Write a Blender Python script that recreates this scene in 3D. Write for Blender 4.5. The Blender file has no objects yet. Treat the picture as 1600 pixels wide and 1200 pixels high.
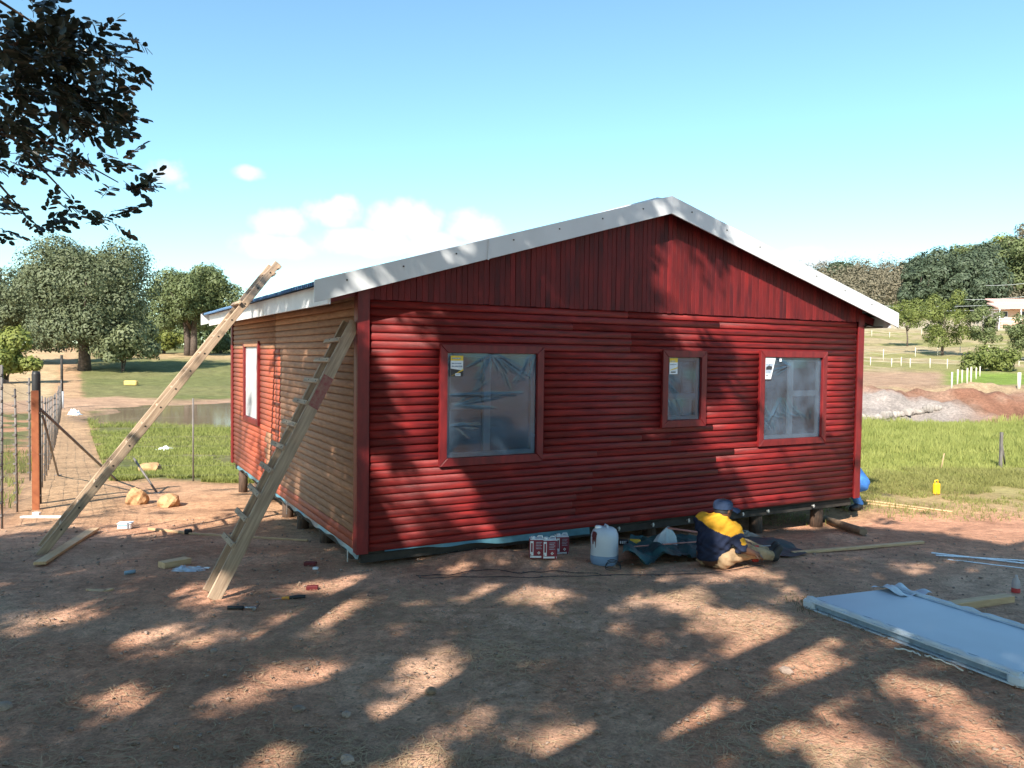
import bpy, bmesh, math, random
import numpy as np
from mathutils import Vector, Matrix

rnd = random.Random(7)
rng = np.random.default_rng(11)
S = bpy.context.scene
COL = S.collection
R = math.radians

# ------------------------------------------------------------------ camera
F_PX, PITCH, ROLL, CAM_H = 1233.8, .0365, .0126, 2.04
cam_d = bpy.data.cameras.new('camera')
cam_d.sensor_width = 36
cam_d.lens = F_PX / 1600 * 36
cam_d.clip_start = .05
cam_d.clip_end = 3000
cam = bpy.data.objects.new('camera', cam_d)
COL.objects.link(cam)
cam.matrix_world = (Matrix.Translation((0, 0, CAM_H)) @ Matrix.Rotation(math.pi / 2 - PITCH, 4, 'X')
                    @ Matrix.Rotation(ROLL, 4, 'Z'))
S.camera = cam
S.render.engine = 'CYCLES'
S.view_settings.view_transform = 'Standard'
S.view_settings.look = 'None'
S.view_settings.exposure = 1.22
S.view_settings.gamma = 1
S.view_settings.use_curve_mapping = False
S.cycles.max_bounces = 5
S.cycles.diffuse_bounces = 3
S.cycles.glossy_bounces = 3
S.cycles.transparent_max_bounces = 8

# ------------------------------------------------------------------ sun and sky
SUN_EL = R(38)
SH = Vector((-.38, -.925, 0)).normalized()             # horizontal direction towards the sun
SUN = Vector((SH.x * math.cos(SUN_EL), SH.y * math.cos(SUN_EL), math.sin(SUN_EL)))
sd = bpy.data.lights.new('sun', 'SUN')
sd.energy = 4.6
sd.angle = R(.53)
sd.color = (1, .93, .82)
so = bpy.data.objects.new('sun', sd)
COL.objects.link(so)
so.rotation_euler = SUN.to_track_quat('Z', 'Y').to_euler()
so.location = (-10, -20, 30)

W = bpy.data.worlds.new('World')
S.world = W
W.use_nodes = True


def cam_dir(px, py):
    u, v = px - 800, py - 600
    c, s = math.cos(-ROLL), math.sin(-ROLL)
    u, v = c * u - s * v, s * u + c * v
    x, up = u / F_PX, -v / F_PX
    return Vector((x, math.cos(PITCH) + up * math.sin(PITCH), -math.sin(PITCH) + up * math.cos(PITCH)))


def build_world():
    nt = W.node_tree
    nt.nodes.clear()
    N, L = nt.nodes.new, nt.links.new
    out = N('ShaderNodeOutputWorld')
    bg = N('ShaderNodeBackground')
    bg.inputs['Strength'].default_value = .106
    sky = N('ShaderNodeTexSky')
    sky.sky_type = 'NISHITA'
    sky.sun_disc = False
    sky.sun_elevation = SUN_EL
    sky.sun_rotation = math.atan2(SH.x, SH.y)
    sky.air_density = 1.0
    sky.dust_density = .35
    sky.ozone_density = 2.6
    tc = N('ShaderNodeTexCoord')
    # cumulus low over the horizon: soft blobs in the directions of the clouds, broken up by noise
    n1 = N('ShaderNodeTexNoise'); n1.inputs['Scale'].default_value = 24; n1.inputs['Detail'].default_value = 6
    n1.inputs['Roughness'].default_value = .56
    L(tc.outputs['Generated'], n1.inputs['Vector'])
    n2 = N('ShaderNodeTexNoise'); n2.inputs['Scale'].default_value = 45; n2.inputs['Detail'].default_value = 2
    L(tc.outputs['Generated'], n2.inputs['Vector'])
    add_n = N('ShaderNodeMath'); add_n.operation = 'MULTIPLY_ADD'
    L(n2.outputs['Fac'], add_n.inputs[0]); add_n.inputs[1].default_value = .28
    L(n1.outputs['Fac'], add_n.inputs[2])
    blobs = [(262, 266, 32, 22, .8), (292, 292, 28, 16, .62), (387, 270, 26, 11, .8), (436, 348, 40, 22, 1), (425, 384, 66, 18, 1),
             (360, 380, 40, 16, .55), (520, 332, 42, 22, 1), (535, 318, 22, 16, 1), (635, 348, 55, 32, 1.1), (560, 378, 80, 20, 1),
             (650, 380, 90, 20, 1.1), (742, 358, 46, 28, 1.05), (740, 385, 80, 16, 1), (1262, 404, 44, 18, .9), (1440, 408, 30, 10, .5),
             (240, 412, 90, 14, .4), (300, 405, 60, 10, .35)]
    acc = None
    for (px, py, rx, ry, amp) in blobs:
        d = cam_dir(px, py).normalized()
        sub = N('ShaderNodeVectorMath'); sub.operation = 'SUBTRACT'
        L(tc.outputs['Generated'], sub.inputs[0]); sub.inputs[1].default_value = d
        mul = N('ShaderNodeVectorMath'); mul.operation = 'MULTIPLY'
        L(sub.outputs[0], mul.inputs[0])
        mul.inputs[1].default_value = (F_PX / rx * .68, F_PX / rx * .34, F_PX / ry * .64)
        ln = N('ShaderNodeVectorMath'); ln.operation = 'LENGTH'
        L(mul.outputs[0], ln.inputs[0])
        mr = N('ShaderNodeMapRange'); mr.interpolation_type = 'SMOOTHSTEP'
        L(ln.outputs['Value'], mr.inputs['Value'])
        mr.inputs['From Min'].default_value = 1.5; mr.inputs['From Max'].default_value = 0
        mr.inputs['To Min'].default_value = 0; mr.inputs['To Max'].default_value = amp
        if acc is None:
            acc = mr.outputs[0]
        else:
            mx = N('ShaderNodeMath'); mx.operation = 'MAXIMUM'
            L(acc, mx.inputs[0]); L(mr.outputs[0], mx.inputs[1]); acc = mx.outputs[0]
    # the same kind of low cumulus all round the rest of the horizon
    sep = N('ShaderNodeSeparateXYZ'); L(tc.outputs['Generated'], sep.inputs[0])
    st = N('ShaderNodeVectorMath'); st.operation = 'MULTIPLY'
    L(tc.outputs['Generated'], st.inputs[0]); st.inputs[1].default_value = (1, 1, 2.6)
    n3 = N('ShaderNodeTexNoise'); n3.inputs['Scale'].default_value = 5; n3.inputs['Detail'].default_value = 2
    L(st.outputs[0], n3.inputs['Vector'])
    b1 = N('ShaderNodeMapRange'); b1.interpolation_type = 'SMOOTHSTEP'
    L(n3.outputs['Fac'], b1.inputs['Value']); b1.inputs['From Min'].default_value = .5; b1.inputs['From Max'].default_value = .68
    b2 = N('ShaderNodeMapRange'); b2.interpolation_type = 'SMOOTHSTEP'
    L(sep.outputs['Z'], b2.inputs['Value']); b2.inputs['From Min'].default_value = .3; b2.inputs['From Max'].default_value = .16
    b3 = N('ShaderNodeMapRange'); b3.interpolation_type = 'SMOOTHSTEP'
    L(sep.outputs['Y'], b3.inputs['Value']); b3.inputs['From Min'].default_value = .72; b3.inputs['From Max'].default_value = .55
    m1 = N('ShaderNodeMath'); m1.operation = 'MULTIPLY'; L(b1.outputs[0], m1.inputs[0]); L(b2.outputs[0], m1.inputs[1])
    m2 = N('ShaderNodeMath'); m2.operation = 'MULTIPLY'; L(m1.outputs[0], m2.inputs[0]); L(b3.outputs[0], m2.inputs[1])
    mx = N('ShaderNodeMath'); mx.operation = 'MAXIMUM'; L(acc, mx.inputs[0]); L(m2.outputs[0], mx.inputs[1]); acc = mx.outputs[0]
    sm = N('ShaderNodeMath'); sm.operation = 'MULTIPLY'
    L(acc, sm.inputs[0]); L(add_n.outputs[0], sm.inputs[1])
    fin = N('ShaderNodeMapRange'); fin.interpolation_type = 'SMOOTHSTEP'
    L(sm.outputs[0], fin.inputs['Value'])
    fin.inputs['From Min'].default_value = .30; fin.inputs['From Max'].default_value = .56
    fin.inputs['To Max'].default_value = .84
    tint = N('ShaderNodeMix'); tint.data_type = 'RGBA'; tint.blend_type = 'MULTIPLY'; tint.inputs['Factor'].default_value = 1
    L(sky.outputs[0], tint.inputs['A']); tint.inputs['B'].default_value = (.92, 1.12, 1.02, 1)
    mix = N('ShaderNodeMix'); mix.data_type = 'RGBA'
    L(fin.outputs[0], mix.inputs['Factor']); L(tint.outputs['Result'], mix.inputs['A'])
    mix.inputs['B'].default_value = (4.6, 4.75, 4.9, 1)
    L(mix.outputs['Result'], bg.inputs['Color'])
    L(bg.outputs[0], out.inputs[0])


build_world()

# ------------------------------------------------------------------ helpers: objects
def tag(o, label=None, cat=None, group=None, kind=None):
    if label: o['label'] = label
    if cat: o['category'] = cat
    if group: o['group'] = group
    if kind: o['kind'] = kind
    return o


def empty(name, loc=(0, 0, 0), rz=0, label=None, cat=None, group=None):
    o = bpy.data.objects.new(name, None)
    COL.objects.link(o)
    o.empty_display_size = .2
    o.location = loc
    o.rotation_euler = (0, 0, rz)
    return tag(o, label, cat, group)


def link(name, me, mats=None, parent=None, loc=None, rot=None):
    o = bpy.data.objects.new(name, me)
    COL.objects.link(o)
    if mats is not None and len(me.materials) == 0:
        for m in (mats if isinstance(mats, (list, tuple)) else [mats]):
            me.materials.append(m)
    if parent: o.parent = parent
    if loc is not None: o.location = loc
    if rot is not None: o.rotation_euler = rot
    return o


def smooth(me, on=True):
    me.polygons.foreach_set('use_smooth', [on] * len(me.polygons))
    return me


class MB:
    """collects simple solids into one mesh"""
    def __init__(self):
        self.v, self.f, self.mi, self.sm = [], [], [], []

    def add(self, vs, fs, mi=0, sm=False):
        b = len(self.v)
        self.v += [tuple(p) for p in vs]
        self.f += [tuple(i + b for i in f) for f in fs]
        self.mi += [mi] * len(fs)
        self.sm += [sm] * len(fs)
        return self

    def box(self, c, s, rot=None, mi=0, bev=0):
        hx, hy, hz = s[0] / 2, s[1] / 2, s[2] / 2
        M = Matrix.Identity(3) if rot is None else rot
        c = Vector(c)
        if bev <= 0:
            vs = [c + M @ Vector((x * hx, y * hy, z * hz)) for z in (-1, 1) for y in (-1, 1) for x in (-1, 1)]
            fs = [(0, 2, 3, 1), (4, 5, 7, 6), (0, 1, 5, 4), (2, 6, 7, 3), (0, 4, 6, 2), (1, 3, 7, 5)]
            return self.add(vs, fs, mi)
        b = min(bev, hx * .9, hy * .9, hz * .9)
        vs, idx = [], {}
        for sx in (-1, 1):
            for sy in (-1, 1):
                for sz in (-1, 1):
                    for k, (dx, dy, dz) in enumerate(((0, b, b), (b, 0, b), (b, b, 0))):
                        idx[(sx, sy, sz, k)] = len(vs)
                        vs.append(c + M @ Vector((sx * (hx - dx), sy * (hy - dy), sz * (hz - dz))))
        g = lambda a, b_, c_, k: idx[(a, b_, c_, k)]
        fs = []
        for s_ in (-1, 1):
            q = [g(s_, -1, -1, 0), g(s_, 1, -1, 0), g(s_, 1, 1, 0), g(s_, -1, 1, 0)]; fs.append(q if s_ > 0 else q[::-1])
            q = [g(-1, s_, -1, 1), g(-1, s_, 1, 1), g(1, s_, 1, 1), g(1, s_, -1, 1)]; fs.append(q if s_ > 0 else q[::-1])
            q = [g(-1, -1, s_, 2), g(1, -1, s_, 2), g(1, 1, s_, 2), g(-1, 1, s_, 2)]; fs.append(q if s_ > 0 else q[::-1])
        for a in (-1, 1):
            for b_ in (-1, 1):
                fs.append([g(a, b_, -1, 0), g(a, b_, 1, 0), g(a, b_, 1, 1), g(a, b_, -1, 1)])
                fs.append([g(a, -1, b_, 0), g(a, 1, b_, 0), g(a, 1, b_, 2), g(a, -1, b_, 2)])
                fs.append([g(-1, a, b_, 1), g(1, a, b_, 1), g(1, a, b_, 2), g(-1, a, b_, 2)])
                for c_ in (-1, 1):
                    fs.append([g(a, b_, c_, 0), g(a, b_, c_, 1), g(a, b_, c_, 2)])
        return self.add(vs, fs, mi)

    def beam(self, p, q, w, h, up=(0, 0, 1), mi=0, bev=0):
        p, q = Vector(p), Vector(q)
        d = (q - p); ln = d.length; d.normalize()
        u = Vector(up); u = (u - d * u.dot(d)).normalized()
        s = d.cross(u)
        M = Matrix((d, s, u)).transposed()
        return self.box((p + q) / 2, (ln, w, h), M, mi, bev)

    def tube(self, pts, rad, seg=8, mi=0, caps=True, sm=True):
        pts = [Vector(p) for p in pts]
        rads = rad if isinstance(rad, (list, tuple)) else [rad] * len(pts)
        vs, fs = [], []
        u = None
        for i, p in enumerate(pts):
            a = pts[max(i - 1, 0)]; b = pts[min(i + 1, len(pts) - 1)]
            d = (b - a).normalized()
            if u is None:
                u = d.orthogonal().normalized()
            u = (u - d * u.dot(d)).normalized()
            w = d.cross(u)
            for k in range(seg):
                t = 2 * math.pi * k / seg
                vs.append(p + (u * math.cos(t) + w * math.sin(t)) * rads[i])
        for i in range(len(pts) - 1):
            for k in range(seg):
                k2 = (k + 1) % seg
                fs.append((i * seg + k, i * seg + k2, (i + 1) * seg + k2, (i + 1) * seg + k))
        self.add(vs, fs, mi, sm)
        if caps:
            b = len(self.v) - len(vs)
            self.f += [tuple(b + k for k in range(seg))[::-1], tuple(b + (len(pts) - 1) * seg + k for k in range(seg))]
            self.mi += [mi, mi]; self.sm += [False, False]
        return self

    def lathe(self, prof, seg=20, c=(0, 0, 0), mi=0, sx=1, sy=1, power=2.0):
        vs, fs = [], []
        for (r, z) in prof:
            for k in range(seg):
                t = 2 * math.pi * k / seg
                ct, st = math.cos(t), math.sin(t)
                ct = math.copysign(abs(ct) ** (2 / power), ct); st = math.copysign(abs(st) ** (2 / power), st)
                vs.append((c[0] + r * sx * ct, c[1] + r * sy * st, c[2] + z))
        for i in range(len(prof) - 1):
            for k in range(seg):
                k2 = (k + 1) % seg
                fs.append((i * seg + k, i * seg + k2, (i + 1) * seg + k2, (i + 1) * seg + k))
        return self.add(vs, fs, mi, True)

    def mesh(self, name='m'):
        me = bpy.data.meshes.new(name)
        me.from_pydata(self.v, [], self.f)
        me.polygons.foreach_set('material_index', self.mi)
        me.polygons.foreach_set('use_smooth', self.sm)
        me.update()
        return me

    def build(self, name, mats, parent=None, loc=None, rot=None):
        return link(name, self.mesh(name), mats, parent, loc, rot)


def np_mesh(name, verts, quads=None, tris=None, sm=False, mat_idx=None):
    """big meshes straight from numpy arrays"""
    me = bpy.data.meshes.new(name)
    verts = np.asarray(verts, np.float32)
    parts = []
    if quads is not None and len(quads): parts.append((np.asarray(quads, np.int32), 4))
    if tris is not None and len(tris): parts.append((np.asarray(tris, np.int32), 3))
    nl = sum(a.size for a, _ in parts); npoly = sum(len(a) for a, _ in parts)
    me.vertices.add(len(verts)); me.vertices.foreach_set('co', verts.ravel())
    me.loops.add(nl); me.polygons.add(npoly)
    me.loops.foreach_set('vertex_index', np.concatenate([a.ravel() for a, _ in parts]))
    starts, o = [], 0
    for a, k in parts:
        starts.append(o + np.arange(len(a)) * k); o += a.size
    me.polygons.foreach_set('loop_start', np.concatenate(starts).astype(np.int32))
    if mat_idx is not None: me.polygons.foreach_set('material_index', np.asarray(mat_idx, np.int32))
    me.update(calc_edges=True)
    me.validate()
    if sm: smooth(me)
    return me


# ------------------------------------------------------------------ helpers: materials
def mat(name, base, rough=.7, var=.25, scale=6, bump=0, bscale=60, spec=.4, col2=None, metal=0, stretch=(1, 1, 1), c2fac=.5,
        trans=0, rand=0.0, coat=0, detail=5):
    m = bpy.data.materials.new(name)
    m.use_nodes = True
    nt = m.node_tree; N, L = nt.nodes.new, nt.links.new
    p = nt.nodes['Principled BSDF']
    tc = N('ShaderNodeTexCoord')
    mp = N('ShaderNodeMapping'); mp.inputs['Scale'].default_value = stretch
    L(tc.outputs['Object'], mp.inputs['Vector'])
    oi = N('ShaderNodeObjectInfo')
    ofs = N('ShaderNodeVectorMath'); ofs.operation = 'MULTIPLY_ADD'
    cmb = N('ShaderNodeCombineXYZ')
    for i in range(3): L(oi.outputs['Random'], cmb.inputs[i])
    L(cmb.outputs[0], ofs.inputs[0]); ofs.inputs[1].default_value = (37, 53, 71); L(mp.outputs[0], ofs.inputs[2])
    n = N('ShaderNodeTexNoise'); n.inputs['Scale'].default_value = scale; n.inputs['Detail'].default_value = detail
    L(ofs.outputs[0], n.inputs['Vector'])
    c2 = col2 if col2 is not None else tuple(b * (1 - var) for b in base)
    c1 = base if col2 is not None else tuple(min(b * (1 + var), 1) for b in base)
    mr = N('ShaderNodeMapRange'); L(n.outputs['Fac'], mr.inputs['Value'])
    mr.inputs['From Min'].default_value = .5 - .22; mr.inputs['From Max'].default_value = .5 + .22
    mix = N('ShaderNodeMix'); mix.data_type = 'RGBA'
    L(mr.outputs[0], mix.inputs['Factor'])
    mix.inputs['A'].default_value = (*c2, 1); mix.inputs['B'].default_value = (*c1, 1)
    res = mix.outputs['Result']
    if rand:
        hs = N('ShaderNodeHueSaturation')
        mv = N('ShaderNodeMapRange'); L(oi.outputs['Random'], mv.inputs['Value'])
        mv.inputs['To Min'].default_value = 1 - rand; mv.inputs['To Max'].default_value = 1 + rand
        L(mv.outputs[0], hs.inputs['Value']); L(res, hs.inputs['Color']); res = hs.outputs[0]
    L(res, p.inputs['Base Color'])
    p.inputs['Roughness'].default_value = rough
    p.inputs['Specular IOR Level'].default_value = spec
    p.inputs['Metallic'].default_value = metal
    if coat: p.inputs['Coat Weight'].default_value = coat; p.inputs['Coat Roughness'].default_value = .25
    if bump:
        n2 = N('ShaderNodeTexNoise'); n2.inputs['Scale'].default_value = bscale; n2.inputs['Detail'].default_value = 4
        L(ofs.outputs[0], n2.inputs['Vector'])
        b = N('ShaderNodeBump'); b.inputs['Strength'].default_value = bump; b.inputs['Distance'].default_value = .01
        L(n2.outputs['Fac'], b.inputs['Height']); L(b.outputs[0], p.inputs['Normal'])
    if trans:
        tr = N('ShaderNodeBsdfTranslucent'); L(res, tr.inputs['Color'])
        ms = N('ShaderNodeMixShader'); ms.inputs[0].default_value = trans
        L(p.outputs[0], ms.inputs[1]); L(tr.outputs[0], ms.inputs[2])
        L(ms.outputs[0], nt.nodes['Material Output'].inputs['Surface'])
    return m


M = {}
M['red'] = mat('red wood stain', (.25, .018, .016), .47, col2=(.075, .008, .010), scale=3, stretch=(1.1, 1.1, 12), bump=.3, bscale=26, rand=.13, spec=.24)
M['red_v'] = mat('red stain on vertical boards', (.18, .013, .013), .55, col2=(.055, .007, .010), scale=2.2, stretch=(2.5, 2.5, .9), bump=.3, bscale=30, rand=.2, spec=.25)
M['red_thin'] = mat('first thin coat of red stain', (.37, .095, .048), .55, col2=(.28, .06, .032), scale=6, stretch=(1.5, 1.5, 8), bump=.2, bscale=30, rand=.12)
M['raw'] = mat('raw treated pine', (.43, .225, .125), .65, col2=(.28, .135, .075), scale=5, stretch=(1.3, 1.3, 9), bump=.3, bscale=30, rand=.2)
M['trim'] = mat('red trim', (.2, .014, .015), .45, col2=(.11, .008, .011), scale=5, stretch=(4, 4, 1), bump=.2, bscale=30, rand=.1)
M['metal'] = mat('painted white flashing', (.62, .64, .66), .45, var=.06, scale=3, spec=.5, bump=.04, bscale=5)
M['fascia'] = mat('white fascia board', (.74, .73, .72), .55, var=.08, scale=5, bump=.05)
M['roof'] = mat('blue roof sheet', (.13, .25, .42), .45, var=.12, scale=4)
M['dark'] = mat('dark creosoted timber', (.035, .03, .026), .75, var=.4, scale=8, bump=.3, bscale=40)
M['pole'] = mat('gum pole', (.12, .07, .045), .8, col2=(.045, .03, .022), scale=9, stretch=(6, 6, 1), bump=.4, bscale=30)
M['inside'] = mat('inside lining', (.11, .12, .13), .8, var=.1)
M['winwood'] = mat('pale meranti window wood', (.5, .3, .2), .55, var=.15, scale=8, bump=.1)
M['member'] = mat('blue damp membrane', (.075, .18, .23), .35, var=.2, scale=12, spec=.5)
M['ladder'] = mat('weathered ladder timber', (.52, .38, .26), .75, col2=(.27, .18, .12), scale=4, stretch=(1, 14, 14), bump=.3, bscale=30, rand=.12)
M['ladder_stain'] = mat('ladder timber spattered with red', (.26, .05, .05), .7, col2=(.3, .17, .12), scale=30)
M['pine'] = mat('fresh sawn pine', (.62, .42, .24), .65, col2=(.48, .3, .16), scale=6, stretch=(1, 7, 7), bump=.2, bscale=30, rand=.12)
M['nail'] = mat('dark nail head', (.04, .035, .03), .5, metal=.4)
M['white'] = mat('white plastic', (.8, .82, .84), .4, var=.05)
M['rock'] = mat('yellow clay rock', (.55, .34, .17), .9, col2=(.36, .19, .09), scale=9, bump=.9, bscale=14)
M['stone'] = mat('pale pebble', (.34, .25, .2), .9, var=.3, scale=10, bump=.5, bscale=30, rand=.25)
M['straw'] = mat('dry straw', (.62, .44, .26), .8, col2=(.34, .22, .13), scale=1.5)
M['rust'] = mat('rust brown primer steel', (.42, .15, .065), .6, col2=(.28, .085, .04), scale=7, bump=.1)
M['steel'] = mat('grey fence steel', (.17, .15, .14), .55, var=.25, metal=.2)
M['log'] = mat('debarked log', (.26, .17, .11), .8, var=.3, scale=7, stretch=(2, 2, 2), bump=.4)
M['black'] = mat('black', (.02, .02, .022), .5, var=.2)


def srgb(r, g, b):
    f = lambda c: (c / 255 / 12.92) if c / 255 <= .04045 else ((c / 255 + .055) / 1.055) ** 2.4
    return (f(r), f(g), f(b))


# ------------------------------------------------------------------ terrain
LP = np.array([(-400, 0), (6.4, 0), (8.3, -.08), (9.5, -.17), (11.2, -.27), (13.5, -.38), (17, -.63), (25, -1.02), (33, -1.2), (56, -1.2),
               (64, -1.12), (80, -.8), (90, -.05), (130, 1.65), (200, 3), (1500, 14)], float)
RP = np.array([(-400, 0), (6.4, 0), (9, -.1), (10.8, -.18), (13, -.2), (15.6, -.24), (22, -.36), (29.5, -.42), (31, -.3), (33.2, .35), (35, .7), (40, .8), (55, .95),
               (75, 2.0), (100, 4.0), (140, 8.6), (160, 10.5), (190, 16), (230, 24), (300, 30), (1500, 30)], float)
BUMPS = [(-.25, 8.02, .5, .2, .10), (.45, 8.0, .35, .2, .06), (2.95, 9.0, .3, .25, .05), (3.95, 9.75, .3, .2, .05), (4.2, 11.2, 1.2, .9, -.1), (3.0, 10.3, 1.2, .8, -.08),
         (-3.6, 10.9, .8, .4, .05)]


def vnoise(x, y, seed=0):
    x = np.asarray(x, float); y = np.asarray(y, float)
    xi = np.floor(x).astype(np.int64); yi = np.floor(y).astype(np.int64)
    xf = x - xi; yf = y - yi
    xf = xf * xf * (3 - 2 * xf); yf = yf * yf * (3 - 2 * yf)
    def h(a, b):
        n = (a * 374761393 + b * 668265263 + seed * 974711) & 0xffffffff
        n = ((n ^ (n >> 13)) * 1274126177) & 0xffffffff
        return ((n ^ (n >> 16)) & 0xffff) / 65535.
    return (h(xi, yi) * (1 - xf) + h(xi + 1, yi) * xf) * (1 - yf) + (h(xi, yi + 1) * (1 - xf) + h(xi + 1, yi + 1) * xf) * yf


def fbm(x, y, seed=0, oct=4):
    s = 0; a = .5; t = 0
    for i in range(oct):
        s = s + a * vnoise(x * 2 ** i, y * 2 ** i, seed + i * 17); t += a; a *= .5
    return s / t


def sstep(a, b, x):
    t = np.clip((x - a) / (b - a), 0, 1)
    return t * t * (3 - 2 * t)


POND = (-12.0, 44.0, 10.5, 9.0)
POND_Z = -1.32


def pond_r(x, y):
    ang = np.arctan2(y - POND[1], x - POND[0])
    w = 1 + .07 * np.sin(3 * ang + 1) + .05 * np.sin(7 * ang)
    return np.hypot((x - POND[0]) / POND[2], (y - POND[1]) / POND[3]) / w


def zg(x, y):
    x = np.asarray(x, float); y = np.asarray(y, float)
    u = x / np.maximum(y, 4.0)
    w = sstep(-.12, .36, u)
    d = y
    zl = np.interp(d, LP[:, 0], LP[:, 1]); zr = np.interp(d, RP[:, 0], RP[:, 1])
    z = zl * (1 - w) + zr * w
    # forest hill climbs to the right
    z = z + sstep(150, 260, d) * sstep(.5, .68, u) * 9
    # the cut bank is uneven
    bank = sstep(29, 31, d) * (1 - sstep(36, 42, d)) * w
    z = z + bank * (fbm(x * .5, y * .5, 5) - .5) * .9 + bank * (fbm(x * 2.2, y * 2.2, 6) - .5) * .45
    z = z + (fbm(x * .55, y * .55, 3) - .5) * np.interp(np.abs(d), [0, 3, 12, 30, 100], [.03, .05, .06, .15, .5])
    for (bx, by, rx, ry, hh) in BUMPS:
        z = z + hh * np.exp(-((x - bx) / rx) ** 2 - ((y - by) / ry) ** 2)
    pr = pond_r(x, y)
    z = z - .6 * (1 - sstep(.72, 1.05, pr)) - .12 * (1 - sstep(1.0, 1.3, pr))
    return z


def G(px, py, dz=0):
    """the ground point seen at a pixel of the photograph"""
    r = cam_dir(px, py)
    t = np.linspace(1.5, 300, 6000)
    P = np.outer(t, np.array(r)); P[:, 2] += CAM_H
    g = P[:, 2] - zg(P[:, 0], P[:, 1])
    i = int(np.argmax(g < 0)) if (g < 0).any() else len(t) - 1
    a, b = t[max(i - 1, 0)], t[i]
    for _ in range(20):
        m = (a + b) / 2
        q = np.array(r) * m; q[2] += CAM_H
        if q[2] - float(zg(q[0], q[1])) < 0: b = m
        else: a = m
    q = Vector(r) * b; q.z += CAM_H + dz
    return q


def GZ(x, y, dz=0):
    return Vector((x, y, float(zg(x, y)) + dz))


def at_depth(px, py, y):
    r = cam_dir(px, py); q = r * (y / r.y); q.z += CAM_H; return q


# fence line geometry used for the path and the road
FC = G(56, 796)
FT = (G(97, 638) - FC); FT.z = 0; FT.normalize()
FN = Vector((FT.y, -FT.x, 0))


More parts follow.
